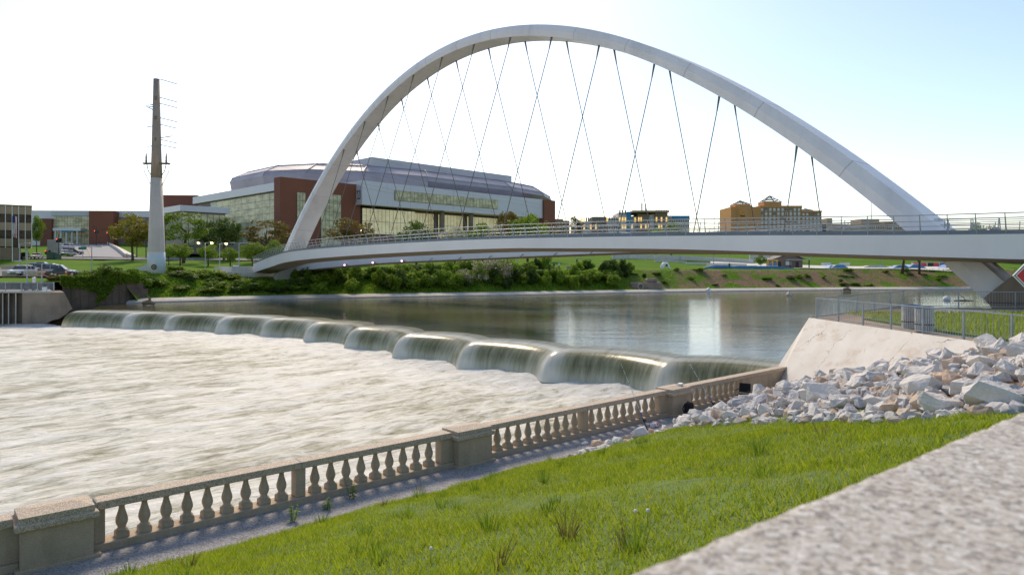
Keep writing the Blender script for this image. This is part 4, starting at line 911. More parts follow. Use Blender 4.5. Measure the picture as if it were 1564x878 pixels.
for s_ in (-1, 1):
    MB().tube([(s_ * 2.3, 0, zpl), (s_ * 2.3, 0, zpl - 1.4), (s_ * 1.0, 0, zpl - 4.1)], .06, 5).build('brace', M['wood'], tp); MB().tube([(s_ * 1.8, 0, zpl), (s_ * 1.5, 0, zpl - 1.4), (s_ * .9, 0, zpl - 2.2)], .07, 5).build('strut', M['dark'], tp)
    for z in (-.7, -1.4, -2.1): MB().tube([(s_ * (2.3 if z > -1.5 else 1.95), 0, zpl + z), (s_ * .95, 0, zpl + z)], .035, 4).build('brace', M['wood'], tp)
for dx in (-1.9, 0, 1.8): MB().lathe([(.17, .12), (.15, .3), (.2, .35), (.13, .9), (.17, .95), (.08, 1.9)], 8).build('insulator', M['wood'], tp, loc=(dx, -.6 if dx == 0 else 0, zpl))
for py in (150.5, 181, 214): MB().tube([(.15, -.6, PZ(py, 126) - pb.z - .3), (.15, -.75, PZ(py, 126) - pb.z + .3)], .2, 6).build('bracket', M['wood'], tp)
MB().tube([(-.6, 0, PZ(160, 126) - pb.z), (-2.0, 0, PZ(163, 126) - pb.z + .1), (-.6, 0, PZ(168, 126) - pb.z)], .09, 5).build('arm', M['dark'], tp)
MB().tube([(.6, 0, PZ(211, 126) - pb.z), (2.9, 0, PZ(208, 126) - pb.z)], .08, 5).build('arm', M['wood'], tp)
def wire(a, b, sag, r=.022):
    a, b = Vector(a), Vector(b); L = []
    for k in range(25):
        t = k / 24; p = a.lerp(b, t); p.z -= sag * 4 * t * (1 - t); L.append(p)
    return L
wi = 0
for side, lst in ((1, [121, 149, 158, 180, 190, 213, 221]), (-1, [163, 193, 223])):
    for py in lst:
        s0 = Vector((pb.x + side * .6, 126, PZ(py, 126))); e0 = Vector((pb.x + (260 if side > 0 else -150), 126 + (330 if side > 0 else 10), PZ(py, 126) - (0 if side > 0 else 2)))
        L = wire(s0, e0, 9 if side > 0 else 4); w = thing('power_line', ('thin power line running right from the pole, row %s from the top' if side > 0 else 'thin power line running left from the pole, row %s from the top') % ['one', 'two', 'three', 'four', 'five', 'six', 'seven'][lst.index(py)], 'power line', s0)
        MB().tube([p - s0 for p in L], .018, 4).build('conductor', M['cable'], w); MB().tube([L[0] - s0, L[1] * .18 + L[0] * .82 - s0], .07, 5).build('insulator_string', M['wood'], w)
# ---------------------------------------------------------------- arena complex (frame: x right and away, y left and away)
e1a = math.atan2(.717, .697)
ar = thing('arena', 'large arena with grey faceted roof, brick tower and long white panelled box', 'arena', (-67.9, 200, 13), e1a)
def az(py, Y): return PZ(py, Y) - 13
ZTW = 32.3 - 13
tw = box_obj('tower', M['brick'], ar, 0, 27.5, 0, 3.8, -2, ZTW)
def strip(x0, x1, z0, z1, nx, nzr, par, y=-.25, m='glassw'):
    w = box_obj('window', M['mull'], par, x0, x1, y, y + .42, z0, z1)
    dx = (x1 - x0) / nx; dz = (z1 - z0) / nzr
    for i in range(nx):
        for j in range(nzr): box_obj('pane', M[m], w, x0 + i * dx + .09, x0 + (i + 1) * dx - .09, y - .05, y - .004, z0 + j * dz + .07, z0 + (j + 1) * dz - .07)
    return w
strip(5.2, 8.0, 0, 15.2, 3, 6, ar); strip(13.2, 20.2, -1, 15.4, 5, 6, ar)
# white box
MB().box(25.9, 112, -3.2, 26, 12.7, 20.35).build('panel_box', M['panel'], ar)
for i in range(9):
    for j in range(3): box_obj('cladding_panel', M['panel'], ar, 26.1 + i * 9.5, 26.0 + (i + 1) * 9.5, -3.26, -3.205, 12.8 + j * 2.52, 12.7 + (j + 1) * 2.52) if not (j == 1 and 4 > i > 0 or j == 1 and 3 < i < 8) else None
strip(38.5, 86, 14.9, 18.2, 30, 1, ar, -3.6)
strip(27.8, 49, 3.6, 11.9, 14, 2, ar, -.5, 'glasslit'); box_obj('tower_base', M['brick2'], ar, 27.4, 70, 0, 10, -2, 3.6)
for k, (a0, a1) in enumerate(((50, 60), (62, 74), (76, 92), (94, 108))): strip(a0, a1, 3.65, 11.9, 8, 2, ar, 2.8, 'glasslit')
box_obj('lower_storey', M['taupe'], ar, 49, 110, 3.2, 20, -2, 12.65)
for a0 in (61, 75, 93): MB().lathe([(.9, -2), (.9, 12.7)], 10).build('column', M['conc_d'], ar, loc=(a0, -.5, 0))
MB().box(25.78, 25.9, -2.4, -.3, 14.5, 17.2).build('sign_slot', M['dark'], ar)
for k, q in enumerate((-2.1, -1.5, -.7)): MB().box(25.7, 25.78, q, q + .18, 14.8, 16.9).build('letter_stroke', plain('letter', (.7, .7, .72), .5), ar)
MB().box(25.7, 25.78, -1.5, -.6, 15.7, 15.9).build('letter_stroke', plain('letter2', (.7, .7, .72), .5), ar)
box_obj('brick_block', M['brick'], ar, 112.2, 119, -4, 22, -2, 20.3)
# dome: faceted rings in world space, centred behind the box
dc = Vector((-44.5, 287, 13)); dm = bpy.data.objects.new('roof', None)
inv = (Matrix.Translation(Vector((-67.9, 200, 13))) @ Matrix.Rotation(e1a, 4, 'Z')).inverted()
ca_, sa_ = math.cos(e1a), math.sin(e1a)
def ring(sc, z, n=16, A=70, B=42):
    L = []
    for k in range(n):
        t = 2 * math.pi * (k + .5) / n; q = .72; x = A * sc * math.copysign(abs(math.cos(t)) ** q, math.cos(t)); y = B * sc * math.copysign(abs(math.sin(t)) ** q, math.sin(t))
        L.append(inv @ Vector((dc.x + ca_ * x - sa_ * y, dc.y + sa_ * x + ca_ * y, 13 + z)))
    return L
ZR = 20.8
rings = [ring(.93, ZR), ring(1.0, ZR + 2.6), ring(.985, ZR + 4.2), ring(.91, ZR + 6.8), ring(.82, ZR + 7.8)]
rf = MB().loft(rings).build('roof', M['dome'], ar)
hi, lo = ring(1.0, ZR + 2.6), ring(.97, 12.0)
MB().loft([[hi[k] * 1.0 for k in range(4, 12)], [lo[k] for k in range(4, 12)]], close=False, cap=False).build('roof_skirt', M['dome'], rf)
n = 16
for k in range(n):          # standing seams along the facet edges
    MB().tube([rings[i][k] + (rings[i][k] - rings[2][(k + 8) % 16]).normalized() * .08 for i in range(5)], .16, 4).build('roof_rib', M['dome'], rf)
for zz, sc in ((ZR + 6.8, .915), (ZR + 4.2, .99)):
    L = ring(sc, zz); MB().tube(L + [L[0]], .14, 4).build('roof_rib', M['dome'], rf)
MB().loft([ring(.84, 10), ring(.84, ZR + .5)]).build('drum', M['taupe'], ar)
def world_box(pts, z0, z1): return [(inv @ Vector((x, y, 13 + z))) for z in (z0, z1) for x, y in pts]
pl1 = [(inv @ Vector((*P(566, 0, 262).xy, 13))), (inv @ Vector((*P(783, 0, 300).xy, 13)))]
MB().box(39, 108, 10.5, 60, ZR + 6.5, ZR + 10.0).build('roof_plant', M['lid'], ar)
for k in range(8):
    t_ = -2.2 + k * .28 + .3
for a0 in (80, 88, 96, 104, 111): MB().lathe([(.8, 20.3), (.8, 24.5)], 8).build('column', M['conc_w'], ar, loc=(a0, 9 + max(0, (a0 - 95) * .3), 0))
# glazed left wing along the other axis
gw = box_obj('glazed_wing', M['mull'], ar, 1.5, 30, 4.2, 64, -2, 15.6)
MB().add([(.2, 4.0, 15.6), (30, 4.0, 15.6), (30, 66, 15.6), (.2, 66, 15.6), (.2, 4.0, 18.0), (30, 4.0, 18.0), (30, 66, 18.0), (.2, 66, 18.0)], [(0, 3, 2, 1), (4, 5, 6, 7), (0, 1, 5, 4), (1, 2, 6, 5), (2, 3, 7, 6), (3, 0, 4, 7)]).build('fascia', M['panel'], gw)
for i in range(12):
    for j in range(7): box_obj('pane', M['glassw' if i < 9 and j > 2 else ('glassg' if i < 10 else 'bronze')], gw, 1.40, 1.495, 4.5 + i * 4.9, 4.5 + (i + 1) * 4.9 - .15, 1.0 + j * 2.05, 1.0 + (j + 1) * 2.05 - .12)
box_obj('plant_room', M['panel'], ar, 10, 24, 46, 62, 18, 20.2)
# low white roofed block in front of the wing
t = thing('low_pavilion', 'low glazed pavilion with a thick white flat roof behind the trees', 'building', (PX(275, 185), 185, 11.5), e1a)
box_obj('walls', M['mull'], t, .8, 12.6, .8, 13, -2, 9.6); MB().box(0, 13.6, 0, 14, 9.6, 11.2).build('roof', M['panel'], t)
for i in range(7):
    for j in range(3): box_obj('pane', M['glassw'], t, .8 + i * 1.68 + .1, .8 + (i + 1) * 1.68 - .1, .70, .795, .5 + j * 2.9, .5 + (j + 1) * 2.9 - .12)
t = thing('brick_annex', 'plain red brown brick annex left of the glazed arena wing', 'building', (PX(247, 262), 262, 14), R(4)); box_obj('walls', M['brick2'], t, 0, 13, 0, 14, -2, PZ(299.5, 262) - 14); box_obj('coping', M['brick'], t, -.2, 13.2, -.2, 14.2, PZ(299.5, 262) - 14, PZ(298, 262) - 14)
# convention hall
ch = thing('convention_hall', 'long convention hall with a tall glass entrance front and flat grey roof', 'building', (PX(50, 246), 246, 13.6), R(2.5))
def cz(py, Y=246): return PZ(py, Y) - 13.6
wx = lambda px: PX(px, 246) - PX(50, 246)
box_obj('hall', M['panel'], ch, wx(30), wx(262), 1.2, 40, -1, cz(321)); box_obj('brick_wall', M['brick2'], ch, wx(63), wx(80), -.8, 1.5, -1, cz(334))
box_obj('brick_tower', M['brick'], ch, wx(139.5), wx(176), -2.5, 3, -1, cz(323)); box_obj('roof_band', M['lid'], ch, wx(76), wx(139), .6, 1.5, cz(329.5), cz(321.5))
fr_ = box_obj('entrance_glazing', M['mull'], ch, wx(80), wx(139), .3, 1.1, -1, cz(330)); 
for i in range(14):
    for j in range(6):
        a0 = wx(80) + (wx(139) - wx(80)) * i / 14; a1 = wx(80) + (wx(139) - wx(80)) * (i + 1) / 14; h = cz(330) + .0; box_obj('pane', M['glassw'], fr_, a0 + .05, a1 - .05, .22, .296, h * j / 6 + .05, h * (j + 1) / 6 - .05)
cp = box_obj('canopy', M['panel'], ch, wx(88), wx(129), -3.2, .2, cz(353), cz(349)); box_obj('canopy_sign', M['blue'], cp, wx(100), wx(117), -3.28, -3.205, cz(354.8), cz(352.6))
for px in (91, 99, 107, 115, 123): MB().box(-.3, .3, -.3, .3, -1, cz(353)).build('column', M['conc_w'], ch, loc=(wx(px), -2.6, 0))
for px in (95, 103, 111, 119): box_obj('door', M['glassw'], ch, wx(px) - .75, wx(px) + .75, .10, .215, 0, cz(361))
box_obj('roof_wing', M['taupe'], ch, wx(176.2), wx(262), .6, 1.19, -1, cz(331)); 
# office block at the far left
ob = thing('office_block', 'bronze glass office block with white vertical fins at the far left', 'building', (PX(48.5, 168), 168, 7.9), R(36))
hz = PZ(314, 168) - 7.9; x0 = -39.0
box_obj('body', M['dark'], ob, x0, -.15, .25, 18, 2.9, hz - .3); box_obj('ground_floor', M['glassd'], ob, x0, -2.2, 3.0, 16, -1, 2.9); box_obj('roof_edge', M['spandrel'], ob, x0 - .1, .12, -.05, 18, hz - .3, hz)
bw = 1.30; nb_ = 30; rq = random.Random(4)
for i in range(nb_):
    for j in range(5):
        z0 = 2.95 + (hz - 3.3) * j / 5; z1 = 2.95 + (hz - 3.3) * (j + 1) / 5; xx = -(i + 1) * bw
        box_obj('spandrel' if j % 2 == 0 else 'window', M['spandrel' if (j % 2 == 0 and rq.random() < .8) else 'bronze'], ob, xx + .06, xx + bw - .06, .08, .245, z0 + .05, z1 - .05)
    if i < 40: box_obj('fin', M['white'], ob, -(i) * bw - .07, -(i) * bw + .07, -.12, .24, 2.6, hz - .31) if i % 1 == 0 else None
for k in range(6): MB().box(-.25, .25, -.25, .25, -1, 2.95).build('column', M['conc_w'], ob, loc=(-1 - k * 5.5, 1.2, 0))
# ---------------------------------------------------------------- mid-right buildings
def bld(name, label, px0, Y, zb, rz=0): return thing(name, label, 'building', (PX(px0, Y), Y, zb), rz)
Y3 = 300; zb = 10
ap = bld('apartment_block', 'white and taupe apartment block with blue panels and a projecting flat roof', 887, Y3, zb)
w3 = lambda px: PX(px, Y3) - PX(887, Y3); h3 = lambda py: PZ(py, Y3) - zb
for i, (a, b_, py, m, dy) in enumerate([(887, 904, 338, 'offw', 0), (904, 925.5, 331.5, 'taupe', -1.5), (925.5, 944, 333.5, 'offw', 0), (944, 956.5, 325, 'offw', -1.2), (956.5, 963, 324, 'blue', -2), (963, 972.5, 330.5, 'offw', 0), (972.5, 990, 327.5, 'taupe', -2.2), (990, 999, 327.8, 'offw', -1.2), (999, 1018, 325.3, 'taupe', -2.4), (1018, 1053, 329.5, 'offw', 0)]):
    w = box_obj('wall', M[m], ap, w3(a) + .02, w3(b_) - .02, dy, 16, -4, h3(py))
    if m == 'blue' or a == 990: continue
    nx = max(2, int((b_ - a) / 3.4))
    for r_ in range(2 if py > 326 else 3):
        for k in range(nx):
            if a == 1018 and r_ == 1 and k > 1: pass
            xx = w3(a) + (w3(b_) - w3(a)) * (k + .5) / nx; z0 = h3(350 - r_ * 11.0); rq2 = random.Random(int(a * 7 + k * 3 + r_)); box_obj('window', M['lit' if rq2.random() < (.55 if 940 < a < 1000 else .2) and r_ < 2 and a != 1018 else 'glassd'], w, xx - .32, xx + .32, dy - .12, dy - .004, z0, z0 + 1.9)
box_obj('blue_band', M['blue'], ap, w3(1026.5), w3(1053.2), -.25, -.004, h3(335.6), h3(329.6)); box_obj('projecting_roof', M['tan2'], ap, w3(963), w3(1018.5), -5, 14, h3(327) + .4, h3(325) + .6)
for px in (983, 989): MB().box(-.25, .25, -.25, .25, h3(325), h3(309.5 if px == 983 else 311)).build('chimney', M['taupe'], ap, loc=(w3(px), 4, 0))
tb_ = bld('tan_house', 'small tan building with a stepped roof beside a yellow tree', 843, 330, 10); wt = lambda px: PX(px, 330) - PX(843, 330); ht = lambda py: PZ(py, 330) - 10
box_obj('wall', M['tan2'], tb_, 0, wt(870), 0, 12, -4, ht(337)); box_obj('wall', M['tan2'], tb_, wt(848), wt(860), -.5, 10, -4, ht(334.5))
for k in range(5):
    for j in range(2): box_obj('window', M['glassd'], tb_, .8 + k * 1.6, 1.7 + k * 1.6, -.62, -.51, ht(353 - j * 8), ht(348.5 - j * 8))
# hotel
YH = 330; ho = bld('hotel', 'orange tan hotel block with a window grid and latticed pyramid roofs', 1114.5, YH, 9); wh = lambda px: PX(px, YH) - PX(1114.5, YH); hh = lambda py: PZ(py, YH) - 9
box_obj('blank_wing', M['tan'], ho, 0, wh(1160), -2, 16, -4, hh(316.5)); MB().prism([(wh(1123), -2.01), (wh(1126), -4), (wh(1137), -4.4), (wh(1147), -2.01)], -4, hh(314.5)).build('turret', M['tan'], ho)
box_obj('window_wing', M['tan3'], ho, wh(1160), wh(1224), -.6, 15, -4, hh(315)); box_obj('end_wing', M['tan3'], ho, wh(1225), wh(1256), .8, 15, -4, hh(322)); box_obj('cornice', M['tan'], ho, wh(1159.8), wh(1224.2), -.9, 15.2, hh(317.2), hh(314.4)); box_obj('cornice', M['tan'], ho, wh(1225), wh(1256.3), .5, 15.2, hh(324), hh(321.6))
pw = plain('curtain_white', (.62, .63, .62), .4)
wmh = MB().box(0, 1.05, -.12, 0, 0, 1.15).mesh('window', pw); grl = MB().box(0, 1.0, -.16, 0, -.5, -.1).mesh('sill_unit', M['offw'])
rq = random.Random(8)
for i in range(10):
    for j in range(6): link('window', wmh, ho, (wh(1161.5) + i * (wh(1224) - wh(1161.5)) / 10, -.605, hh(321.8 + j * 6.6)), None, None, pw if rq.random() < .85 else M['glassd']); link('sill_unit', grl, ho, (wh(1161.5) + i * (wh(1224) - wh(1161.5)) / 10, -.605, hh(321.8 + j * 6.6)))
for i in range(5):
    for j in range(5): link('window', wmh, ho, (wh(1226.5) + i * (wh(1255.5) - wh(1226.5)) / 5, .795, hh(329 + j * 6.6)), None, None, pw if rq.random() < .8 else M['glassd'])
for a, b_, pyb, pyt, pyk in ((1124, 1147, 315, 311.5, 305), (1168, 1195, 315, 308, 297.5), (1230, 1243, 322, 321, 317.5)):
    pt = MB().box(wh(a), wh(b_), 1, 9, hh(pyb) - .5, hh(pyt)).build('penthouse', M['tan'], ho); xm = (wh(a) + wh(b_)) / 2; zk = hh(pyk)
    for k in range(4):
        s0 = 1 - k * .24; zz = hh(pyt) + (zk - hh(pyt)) * k / 4; xa, xb = xm - (xm - wh(a)) * s0, xm + (xm - wh(a)) * s0; ya, yb = 5 - 4 * s0, 5 + 4 * s0
        MB().tube([(xa, ya, zz), (xb, ya, zz), (xb, yb, zz), (xa, yb, zz), (xa, ya, zz)], .20, 4).build('lattice_ring', M['dark' if k % 2 else 'offw'], pt)
    for (cx_, cy_) in ((wh(a), 1), (wh(b_), 1), (wh(b_), 9), (wh(a), 9)): MB().tube([(cx_, cy_, hh(pyt)), (xm, 5, zk)], .22, 4).build('hip', M['taupe'], pt)
# round emblem and name bar on the blank wing
em = plain('emblem_orange', (.8, .33, .04), .5); mb = MB(); L = []
for k in range(12):
    t_ = R(60 + k * 22); L.append((math.cos(t_) * 1.0, 0, math.sin(t_) * 1.0))
mb.tube(L, [.12 + .22 * math.sin(math.pi * k / 11) for k in range(12)], 5); mb.build('emblem', em, ho, loc=(wh(1129.5), -4.5, hh(326.5))); box_obj('name_bar', M['dark'], ho, wh(1126), wh(1133), -4.5, -4.42, hh(331.8), hh(330.2))
lb = bld('long_office', 'long low tan stone building behind the right end of the deck', 1262, 380, 12); wl2 = lambda px: PX(px, 380) - PX(1262, 380); hl = lambda py: PZ(py, 380) - 12
box_obj('wall', M['tan2'], lb, 0, wl2(1396), 0, 20, -4, hl(342.5)); box_obj('wall', M['tan2'], lb, 0, wl2(1270), -1, 8, -4, hl(333.5)); box_obj('wall', M['tan2'], lb, wl2(1318), wl2(1346), 2, 14, -4, hl(334)); box_obj('wall', M['tan2'], lb, wl2(1350), wl2(1390), 1, 14, -4, hl(338))
for k in range(36): box_obj('window', M['glassd'], lb, wl2(1271) + k * 1.22, wl2(1271) + k * 1.22 + .6, -.1, -.004, hl(349), hl(345))
def mast(px, y0, y1, Y, label):
    t = thing('radio_mast', label, 'mast', (PX(px, Y), Y, far_h(px, Y))); h = PZ(y0, Y) - far_h(px, Y); MB().tube([(0, 0, 0), (0, 0, h)], [.35, .12], 5).build('shaft', M['steel'], t); MB().lathe([(.9, h * .55), (.9, h * .55 + 1.0)], 8).build('antenna_ring', M['steel'], t)
mast(1331, 298, 350, 420, 'slim radio mast above the long tan building'); mast(323.5, 224, 300, 900, 'faint distant radio mast left of the arena'); 
# ---------------------------------------------------------------- trees and shrubs
def crown_mesh(seed, clumps, per, leaf, rcl=(.22, .38), flat=1.0, hollow=.55, low=-.75):
    r = np.random.default_rng(seed); V = []
    C = []
    while len(C) < clumps:
        p = r.normal(size=3); p /= np.linalg.norm(p); p *= r.uniform(hollow, 1) * .82
        if p[2] < low: continue
        C.append(p)
    for c in C:
        R_ = r.uniform(*rcl); n = int(per * (R_ / .3) ** 2)
        d = r.normal(size=(n, 3)); d /= np.linalg.norm(d, axis=1)[:, None]; P_ = c + d * (R_ * r.uniform(.55, 1.05, (n, 1)) ** .7) * np.array([1, 1, .8]) * np.array([1, 1, flat])
        a = r.normal(size=(n, 3)); a /= np.linalg.norm(a, axis=1)[:, None]; b = np.cross(a, d); b /= np.maximum(np.linalg.norm(b, axis=1), .01)[:, None]
        s_ = leaf * r.uniform(.6, 1.3, (n, 1)); V.append(np.stack([P_ - a * s_, P_ + b * s_ * .55, P_ + a * s_, P_ - b * s_ * .55], 1))
    V = np.concatenate(V).reshape(-1, 3); return fastmesh('crown', V, np.arange(len(V), dtype=np.int32).reshape(-1, 4), M['leaf'], 4)
CR = [crown_mesh(k, 34, 90, .062) for k in range(4)] + [crown_mesh(10 + k, 52, 85, .055, (.16, .26), .8, .7, -.5) for k in range(3)]
SH = [crown_mesh(30 + k, 15, 75, .105, (.28, .46), 1, .35, -.5) for k in range(5)]
BL = [crown_mesh(60 + k, 22, 40, .075, (.2, .34), 1, .5, -.6) for k in range(2)]
def trunk_mesh(seed):
    r = random.Random(seed); mb = MB(); top = Vector((r.uniform(-.05, .05), r.uniform(-.05, .05), .62)); mb.tube([(0, 0, -.03), top * .5, top], [.045, .034, .022], 7)
    for k in range(6):
        an = k * 1.05 + r.uniform(-.3, .3); s_ = top * r.uniform(.55, .95); e = s_ + Vector((math.cos(an) * .30, math.sin(an) * .30, r.uniform(.12, .28))); mb.tube([s_, s_.lerp(e, .5) + Vector((0, 0, -.02)), e], [.018, .012, .005], 5)
    return mb.mesh('trunk', M['bark'], True)
TR = [trunk_mesh(k) for k in range(3)]
tcount = 0
def tree(px, Y, ytop, wpx, m, label, kind=0, zb=None, ybase=None, grp='trees on the far bank', cb=.28):
    global tcount; tcount += 1; rk = random.Random(tcount)
    b = on_far(px, Y) if zb is None else Vector((PX(px, Y), Y, zb)); H = PZ(ytop, Y) - b.z; W = wpx / FP * Y / 2
    t = thing('tree', label, 'tree', b, rk.uniform(0, 6), grp)
    link('trunk', TR[tcount % 3], t, (0, 0, 0), None, (W * 1.5, W * 1.5, H))
    cme = {0: CR[tcount % 4], 1: CR[4 + tcount % 3], 2: BL[tcount % 2]}[kind]; ch = H * (1 - cb) / 2
    link('crown', cme, t, (0, 0, H - ch * .98), (0, 0, rk.uniform(0, 6)), (W * 1.05, W * 1.05, ch * 1.06), M[m]); return t
tree(203, 168, 327, 62, 'leafy', 'yellow bronze rounded tree beside the ramp, left of the transmission pole', 0)
tree(280, 160, 322, 84, 'leaf', 'large spreading green tree just right of the transmission pole', 1)
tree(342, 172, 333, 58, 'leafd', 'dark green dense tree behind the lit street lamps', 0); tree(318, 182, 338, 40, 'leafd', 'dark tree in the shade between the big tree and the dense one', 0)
tree(408, 166, 334, 84, 'leafo', 'bronze green wide tree left of the arch foot', 1)
tree(275, 140, 371, 40, 'leafb', 'small bright green young tree on the lawn by the pole', 0, cb=.35); tree(258, 146, 374, 24, 'leafb', 'smallest bright young tree next to the pole', 0, cb=.35)
tree(318, 150, 374, 34, 'leafb', 'bright green small tree under the left street lamp', 0); tree(352, 150, 378, 34, 'leafb', 'bright green bushy tree under the right street lamps', 0)
tree(385, 142, 368, 38, 'leafb', 'bright green leafy tree left of the bridge abutment', 0); tree(418, 144, 367, 50, 'leafb', 'bright green broad tree right behind the bridge railing end', 0)
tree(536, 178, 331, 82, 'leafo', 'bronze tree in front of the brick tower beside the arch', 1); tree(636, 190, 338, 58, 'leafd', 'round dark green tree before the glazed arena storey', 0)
tree(695, 196, 346, 56, 'leafw', 'cream blossoming tree left of centre before the arena', 0); tree(735, 196, 341, 60, 'leaf', 'mid green tree between the two blossoming trees', 0)
tree(775, 200, 318, 42, 'leafo', 'tall thin leaved tree at the right part of the white box', 1); tree(757, 192, 345, 40, 'leafw', 'second cream blossoming tree before the arena', 0)
tree(806, 196, 324, 62, 'leafb', 'bright yellow green tree at the right end of the arena', 0); tree(836, 215, 338, 30, 'leafy', 'golden small tree beside the tan building', 0)
tree(880, 270, 331, 26, 'leafo', 'bronze tree between the tan building and the apartment block', 0); tree(858, 270, 346, 16, 'leafy', 'small golden tree in front of the tan building', 0)
tree(1002, 240, 346, 34, 'leaf', 'green tree left of a pair before the apartment block', 0); tree(1025, 240, 339, 42, 'leaf', 'larger green tree right of a pair before the apartment block', 0)
tree(56, 190, 330, 22, 'leafb', 'narrow green tree between the office block and the convention hall', 0); tree(1162, 196, 389, 17, 'leaf', 'small dark tree left of the park hut', 0, cb=.25)
tree(1378, 187, 372, 70, 'leaf', 'slim bare trunked tree on the dirt bank, left of two', 1, cb=.72); tree(1404, 187, 374, 60, 'leaf', 'slim bare trunked tree on the dirt bank, right of two', 1, cb=.72)
tree(1490, 230, 341, 40, 'leaf', 'green tree behind the right foot of the arch', 0); tree(1515, 260, 345, 36, 'leafo', 'bronze tree beyond the far right railing', 0)
tree(1206, 250, 389, 5, 'leaf', 'tiny sapling on the terrace lawn', 0)
tree(-40, 150, 335, 60, 'leaf', 'green tree outside the left edge by the parking lot', 0)
# far-off wood along the horizon
r = np.random.default_rng(77); V = []
for k in range(500):
    px = r.uniform(-700, 2400); Y = r.uniform(420, 620); c = on_far(px, Y); hgt = r.uniform(5, 9) if 850 < px < 1500 else r.uniform(6, 11); w = r.uniform(4, 8); n = 130
    d = r.normal(size=(n, 3)); d /= np.linalg.norm(d, axis=1)[:, None]; d[:, 2] = np.abs(d[:, 2]); Pp = np.array(c) + d * np.array([w, w, hgt]) * r.uniform(.6, 1, (n, 1)); a = r.normal(size=(n, 3)); a /= np.linalg.norm(a, axis=1)[:, None]; b = np.cross(a, d); s_ = .9
    V.append(np.stack([Pp - a * s_, Pp + b * s_ * .6, Pp + a * s_, Pp - b * s_ * .6], 1))
V = np.concatenate(V).reshape(-1, 3); tag(link('distant_wood', fastmesh('distant_wood', V, np.arange(len(V)).reshape(-1, 4), M['leafo'], 4)), 'low dark line of far off trees along the horizon', 'trees', kind='stuff')
# shrubs on the far bank
rk = random.Random(21)
def shrub(px, d, h, w, m, label, me=None, grp='shrubs on the far bank'):
    Y = float(shoreY(px)) + d; b = on_far(px, Y, -.15); W = w / 2
    o = link('shrub', me or rk.choice(SH), None, b + Vector((0, 0, h * .48)), (0, 0, rk.uniform(0, 6)), (W * 1.1, W * 1.1, h * .56), M[m]); tag(o, label, 'shrub', grp); return o
SL = {'leaf': 'mid green shrub in the thicket on the far bank', 'leafd': 'dark green shrub in the thicket on the far bank', 'leafb': 'bright green shrub in the thicket on the far bank'}
for k in range(165):
    px = rk.uniform(205, 965); d = rk.uniform(4.2, 15.5); 
    if 372 < px < 450 and d > 7: continue
    h = rk.uniform(1.6, 3.2) * (1.35 if px > 460 else .8); w = rk.uniform(2.2, 4.6)
    if px < 430 and d > 7:
        if rk.random() < .6: continue
        h *= .7
    m = rk.choices(['leaf', 'leafd', 'leafb'], [5, 2, 3.2])[0]; shrub(px, d, h, w, m, SL[m][:SL[m].index(' in the')] + (' low on the bank' if d < 8 else ' high on the bank') + (' below the transmission pole' if px < 300 else ' left of the bridge abutment' if px < 430 else ' below the arch foot' if px < 560 else ' left of the blossoming bushes' if px < 690 else ' around the blossoming bushes' if px < 790 else ' right of the blossoming bushes'))
for k in range(34):
    px = rk.uniform(960, 1500); m = rk.choices(['leaf', 'leafd', 'leafb'], [4, 2, 3])[0]; shrub(px, rk.uniform(5.5, 15.5), rk.uniform(.5, 1.1), rk.uniform(1.4, 3.6), m, {'leaf': 'low mid green clump on the dirt bank', 'leafd': 'low dark green clump on the dirt bank', 'leafb': 'low bright green clump on the dirt bank'}[m])
for px, d, h, w, lab in ((709, 6, 4.6, 4.2, 'cream blossoming bush at the water edge, left one'), (738, 8, 6.0, 5.5, 'cream blossoming bush on the bank, middle one'), (765, 8, 6.6, 6.5, 'tallest cream blossoming bush on the bank, right one')):
    shrub(px, d, h, w, 'leafw', lab, BL[0]); shrub(px + 4, d + 1.5, h * .85, w, 'leaf', 'green leaves behind the cream blossoming bushes', BL[1])
for px, d, h, w, m, lab in ((152, 1.0, 2.4, 4.5, 'leaf', 'ivy mound hanging over the dark wall, left one'), (174, 1.0, 2.4, 4, 'leafb', 'ivy mound hanging over the dark wall, right one'), (163, 4, 2.6, 3.8, 'leafd', 'dark bush on top of the ivy wall'), (132, 1.5, .9, 4, 'leafb', 'yellow green creeper on the wall top'), (193, 2, 3.0, 3.5, 'leaf', 'bush at the end of the dark wall'), (86, 2, 1.2, 2.6, 'leafo', 'thorny bush beside the pier railing'), (214, 5, 3.2, 4, 'leaf', 'leafy bush where the bank begins')): shrub(px, d, h, w, m, lab)
# rough grass and ground cover on the far bank
r = np.random.default_rng(8); V = []; NB = 52000; pxs = r.uniform(196, 1560, NB); dd = r.uniform(2.6, 17, NB)
keep = (pxs < 960) | (r.uniform(size=NB) < .17); pxs, dd = pxs[keep], dd[keep]
for k in range(len(pxs)):
    Y = float(shoreY(pxs[k])) + dd[k]; c = np.array(on_far(pxs[k], Y)); s_ = r.uniform(.12, .38); an = r.uniform(0, 6.28); a = np.array([math.cos(an), math.sin(an), 0]) * s_ * .5; u = np.array([r.normal() * .2, r.normal() * .2, 1]) * s_
    V.append((c - a * .6, c + a * .6, c + a * .3 + u, c - a * .5 + u * .8))
V = np.array(V).reshape(-1, 3); tag(link('bank_undergrowth', fastmesh('bank_undergrowth', V, np.arange(len(V)).reshape(-1, 4), M['leafb'], 4)), 'rough bright green undergrowth covering the far bank', 'undergrowth', kind='stuff')
